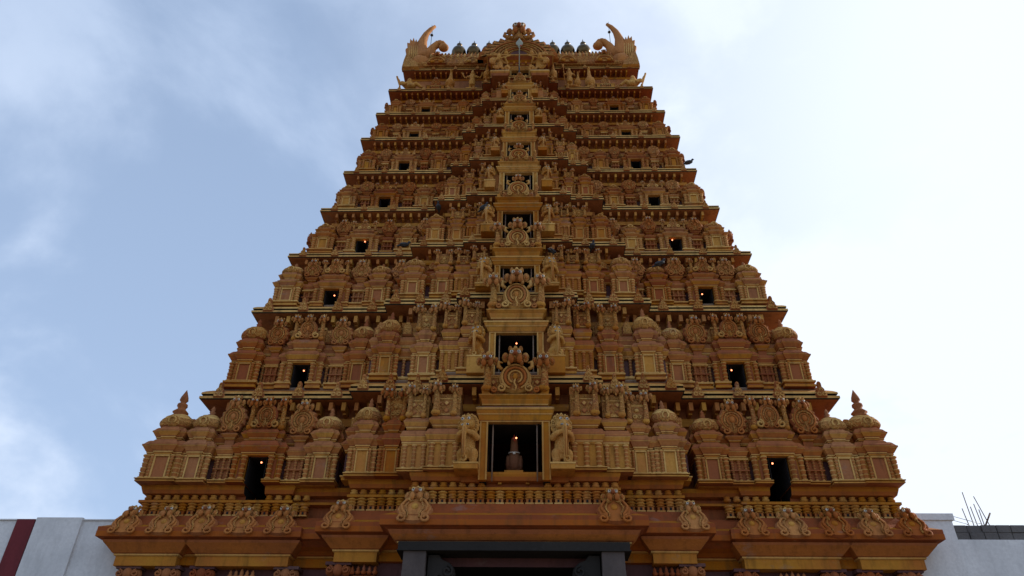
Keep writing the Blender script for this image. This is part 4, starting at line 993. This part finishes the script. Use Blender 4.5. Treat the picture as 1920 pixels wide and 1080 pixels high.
zt = ZL[8] + E + .30; yt = YL[8] + .25
pk = peacock(); d4 = standing(4); ds = standing(2, True); rc = reclining(); pl = player()
def statue(nm, me, x, y, z, rz, sc, label, group=None):
    o = put(nm, me, None, (x, y, z), rz, sc if isinstance(sc, tuple) else (sc, sc, sc)); tag(o, label, 'statue', group); return o
PG = 'peacock statues along the top ledge'
statue('peacock_statue', pk, -3.47, yt, zt, .25, (1.0, 1, .93), 'pale green bellied peacock statue on the top ledge left of the four armed figure', PG)
statue('peacock_statue', pk, 3.43, yt, zt, -.3, (1.05, 1, .98), 'largest peacock statue on the top ledge, right of the figure with the spear', PG)
statue('peacock_statue', pk, -1.62, yt - .35, zt + .28, .1, .82, 'peacock statue half hidden beside the left seated musician', PG)
statue('peacock_statue', pk, 1.62, yt - .35, zt + .28, -.1, .82, 'peacock statue close beside the right seated musician', PG)
statue('peacock_statue', pk, 2.82, yt - .05, zt, .2, .74, 'small peacock statue standing at the foot of the figure with the spear', PG)
statue('deity_statue', d4, -2.38, yt, zt, 0, .92, 'four armed crowned figure statue standing on the top ledge at left')
statue('deity_statue', ds, 2.42, yt - .1, zt, .0, .90, 'crowned figure statue holding a spear on the top ledge at right')
statue('seated_statue', rc, -5.45, yt + .05, zt, .1, (-.95, .95, .82), 'sprawling bearded figure statue at the left end of the top ledge')
statue('seated_statue', rc, 5.50, yt + .05, zt, -.1, (.95, .95, .85), 'sprawling figure statue with raised club at the right end of the top ledge')
statue('musician_statue', pl, -.98, YL[8] - .80, 28.66 + E, .3, (-1.05, .9, 1.5), 'seated musician statue at the left of the topmost central window')
statue('musician_statue', pl, .92, YL[8] - .80, 28.66 + E, -.3, (1.05, .9, 1.5), 'seated musician statue at the right of the topmost central window')
for q in (-1, 1): led = MB(); led.mold(q * .95 - .42, q * .95 + .42, YL[8] - .95, YL[8] + .2, [(-.05, 28.3 + E, TER), (0, 28.42 + E, TER), (.04, 28.5 + E, OCH), (.04, 28.58 + E, TRM), (0, 28.62 + E, TER), (0, 28.66 + E, GRY)]); part('statue_ledge', led)

# silver spear on a pole before the top storeys
MATS.append(plain('silver_metal', (.30, .31, .24), .6, .2)); MATS.append(plain('black_iron', (.02, .02, .022), .5, .3)); SIL, IRO = 16, 17
MATS.append(plain('rusty_steel', (.10, .055, .035), .8, .2)); RST = 18
vel = bpy.data.objects.new('ceremonial_spear', None); COL.objects.link(vel); vel.location = (-.03, 22.95, 27.7 + E)
tag(vel, 'silver leaf bladed spear on a tall pole in front of the topmost windows', 'spear')
a_ = MB(); a_.lathe(0, 0, [(.035, 0), (.035, 1.0), (.03, 1.02), (.03, 1.1)], 8, IRO); a_.lathe(0, 0, [(.026, 1.1), (.026, 2.55), (.08, 2.6), (.08, 2.68), (.03, 2.7)], 10, SIL); put('pole', a_, vel)
a_ = MB(); a_.plate([(0, 2.68), (.10, 2.72), (.17, 2.82), (.17, 2.92), (.11, 3.04), (.04, 3.16), (0, 3.28), (-.04, 3.16), (-.11, 3.04), (-.17, 2.92), (-.17, 2.82), (-.10, 2.72)], -.03, .03, SIL, .3); put('blade', a_, vel)
a_ = MB(); a_.ball((.07, -.05, 2.62), .05, RED); put('bulb', a_, vel)

for q, lx, z0_, z1_, nm in ((-1, -4.76, 32.0, 34.42, 'left'), (1, 4.72, 32.6, 34.50, 'right')):
    r = bpy.data.objects.new('lightning_rod', None); COL.objects.link(r); r.location = (lx, 24.7, z0_ + E - 1.0)
    tag(r, f'thin dark lightning rod with forked tip beside the {nm} roof horn', 'rod', 'lightning rods')
    a_ = MB(); h_ = z1_ - z0_ + 1.0; a_.lathe(0, 0, [(.018, 0), (.014, h_)], 6, IRO); put('rod', a_, r)
    a_ = MB()
    for an in (20, 140, 260): a_.tube([(0, 0, h_ - .18), (.16 * math.cos(math.radians(an)), .16 * math.sin(math.radians(an)), h_ - .08)], .01, IRO, 5)
    a_.ball((0, 0, h_ - .75), (.09, .09, .06), IRO); put('fork', a_, r)

# little red lamps hanging in the openings
MATS.append(plain('lamp_glow', (.8, .2, .1), .4, 0, (1, .28, .12), 3.0)); LMP = 19
lb = MB(); lb.ball((0, 0, 0), .026, LMP, 10, 8); lb.tube([(0, 0, .03), (0, 0, .16)], .008, IRO, 5); lb = lb.mesh('lamp')
SXs = {k: [x for x, t in v if t == 's'][0] for k, v in SX.items()}
def lamp(x, y, z_, lab): tag(put('lamp', lb, None, (x, y, z_ + E)), lab, 'lamp', 'small red lamps in the openings')
lamp(.03, 19.75, 8.52, 'tiny glowing red lamp above the bird statue in the lowest central niche')
lamp(0, 20.4, 12.02, 'tiny glowing red lamp in the second central window from the bottom')
lamp(0, 21.5, 18.1, 'tiny glowing red lamp in the fourth central window from the bottom')
for k, zz in ((1, 8.05), (2, 11.5), (3, 14.9), (4, 17.75)):
    for q in (-1, 1):
        lamp(q * SXs[k] + (.08 if q < 0 else -.12), YL[k - 1] + .45, zz, f'tiny glowing red lamp in the {"left" if q < 0 else "right"} side window of the {ORD[k]} storey')

# pigeons
pg = MB(); pg.ball((0, 0, .10), (.07, .15, .075), IRO, 10, 8); pg.ball((0, -.14, .19), (.04, .05, .045), IRO); pg.tube([(0, -.1, .13), (0, -.14, .19)], .04, IRO); pg.tube([(0, .12, .1), (0, .27, .06)], [.05, .02], IRO); pg.tube([(0, -.18, .19), (0, -.22, .18)], [.012, .004], IRO)
for q in (-1, 1): pg.tube([(q * .03, 0, 0), (q * .03, 0, .05)], .01, IRO, 4); pg.ball((q * .06, .03, .11), (.03, .14, .05), IRO)
pgm = fuse(pg, 'pigeon', .012)
MATS.append(plain('pigeon_grey', (.028, .030, .036), .7)); pgm.materials.clear(); pgm.materials.append(MATS[-1])
PGN = [(7.16, 22.75, 21.78 + .33, 1.2, 'dark pigeon perched near the right end of the fifth ledge from below'), (1.05, 21.35, 16.69 + .3, .5, 'pigeon just right of the fourth central window'),
       (1.25, 20.95, 16.0, 2.5, 'pigeon on the carving below and right of the fourth central window'), (2.70, 21.15, 16.42, .2, 'pigeon on top of a mask headed shrine right of centre'),
       (5.05, 21.15, 15.62, 1.0, 'pigeon on a small shrine in the right wing of the third storey'), (-3.13, 21.9, 18.98, 0, 'pigeon on a dome left of centre, fourth storey'),
       (-1.28, 21.1, 18.25, .8, 'pigeon on the post carvings left of the fourth central window'), (-4.35, 22.2, 17.35, 1.5, 'pigeon standing on the third ledge in the left wing')]
for x, y, z_, rz, lab in PGN: tag(put('pigeon', pgm, None, (x, y, z_ + E), rz, (1.15, 1.15, 1.15)), lab, 'bird', 'pigeons perched on the tower')
# ------------------------------------------------------------------ boundary walls
wl = bpy.data.objects.new('boundary_wall', None); COL.objects.link(wl); wl.location = (-20, 20.8, 0); tag(wl, 'white boundary wall with maroon vertical bands left of the tower', 'wall')
a_ = MB(); a_.box(-25, 9.6, .1, .7, 0, 6.47 + E, WHT); a_.box(-25, 9.6, .06, .74, 6.475 + E, 6.51 + E, WHT); put('wall_body', a_, wl)
for k in range(10):
    a_ = MB(); x = 5.74 - k * 2.9; a_.box(x, x + .53, .05, .098, 0, 6.50 + E, MAR); put('maroon_band', a_, wl)
a_ = MB(); a_.mold(6.32, 7.65, 0.02, .8, [(0, 0, WHT), (0, 6.54 + E, WHT), (-.05, 6.56 + E, WHT)]); put('pier', a_, wl)
wr = bpy.data.objects.new('boundary_wall', None); COL.objects.link(wr); wr.location = (14, 20.8, 0); tag(wr, 'white boundary wall right of the tower, its top unfinished', 'wall')
a_ = MB(); a_.box(-3.6, 25, .1, .7, 0, 6.05 + E, WHT); put('wall_body', a_, wr)
a_ = MB(); a_.box(-3.6, -1.86, .05, .75, 0, 6.56 + E, WHT); put('pier', a_, wr)
a_ = MB(); a_.box(-3.6, -1.80, 0, .8, 6.56 + E, 6.74 + E, WHT); put('coping', a_, wr)
a_ = MB(); a_.box(.0, 1.1, .0, .098, 0, 6.0 + E, WHT); put('pilaster', a_, wr)
MATS.append(stone('concrete_block', (.16, .15, .145), (.12, .112, .11), bump=.6, stain=.4, grey=.3)); BLK = len(MATS) - 1
a_ = MB(); random.seed(3)
for row in range(2):
    x = -1.84 + (0 if row == 0 else -.02); j = 0
    while x < 12:
        w = .40 + random.uniform(-.02, .02); dz = random.uniform(-.01, .01)
        a_.box(x, x + w - .025, .12 + random.uniform(-.015, .02), .6, 6.055 + E + row * .205, 6.055 + E + row * .205 + .19 + dz, BLK); x += w
a_.box(-1.84, 12, .15, .57, 6.05 + E, 6.05 + E + .38, BLK); put('block_course', a_, wr)
for k, (x0, x1, z1, lab) in enumerate(((12.85, 12.84, 7.42, 'tallest thin steel bar, second from left above the block course'), (13.30, 13.12, 7.30, 'thin steel bar at the far right of the group on the block course'), (12.72, 12.68, 6.95, 'short thin steel bar at the far left of the group'),
                                       (12.95, 12.93, 7.0, 'thin steel bar just right of the tallest one'), (13.08, 13.05, 7.08, 'middle height steel bar near the centre of the group'), (13.14, 13.14, 6.92, 'shortest steel bar beside the slanting one'), (13.12, 13.42, 6.82, 'thick steel bar leaning far over to the right'))):
    a_ = MB(); a_.tube([(0, 0, 0), (x1 - x0, 0, z1 - 6.4)], .012 if k < 6 else .022, RST, 6)
    tag(put('steel_bar', a_, None, (x0, 21.1, 6.43 + E)), lab, 'steel bar', 'steel bars sticking up from the right wall')
for k, (za, xb) in enumerate(((6.70, 12.95), (6.58, 12.55))):
    a_ = MB(); a_.tube([(0, 0, 0), (.4, 0, -.12), (xb - 12.2, 0, -.22 if k == 0 else -.12)], .007, IRO, 5)
    tag(put('wire', a_, None, (12.2, 20.9, za + E)), ('upper' if k == 0 else 'lower') + ' thin dark wire strung from the right wall coping', 'wire')

# ground
MATS.append(stone('sand', (.22, .165, .11), (.18, .135, .09), bump=.3, stain=.1, grey=.1)); SND = len(MATS) - 1
a_ = MB(); a_.add([(-600, -600, 0), (600, -600, 0), (600, 600, 0), (-600, 600, 0)], [(0, 1, 2, 3)], SND); tag(put('ground', a_), kind='structure')
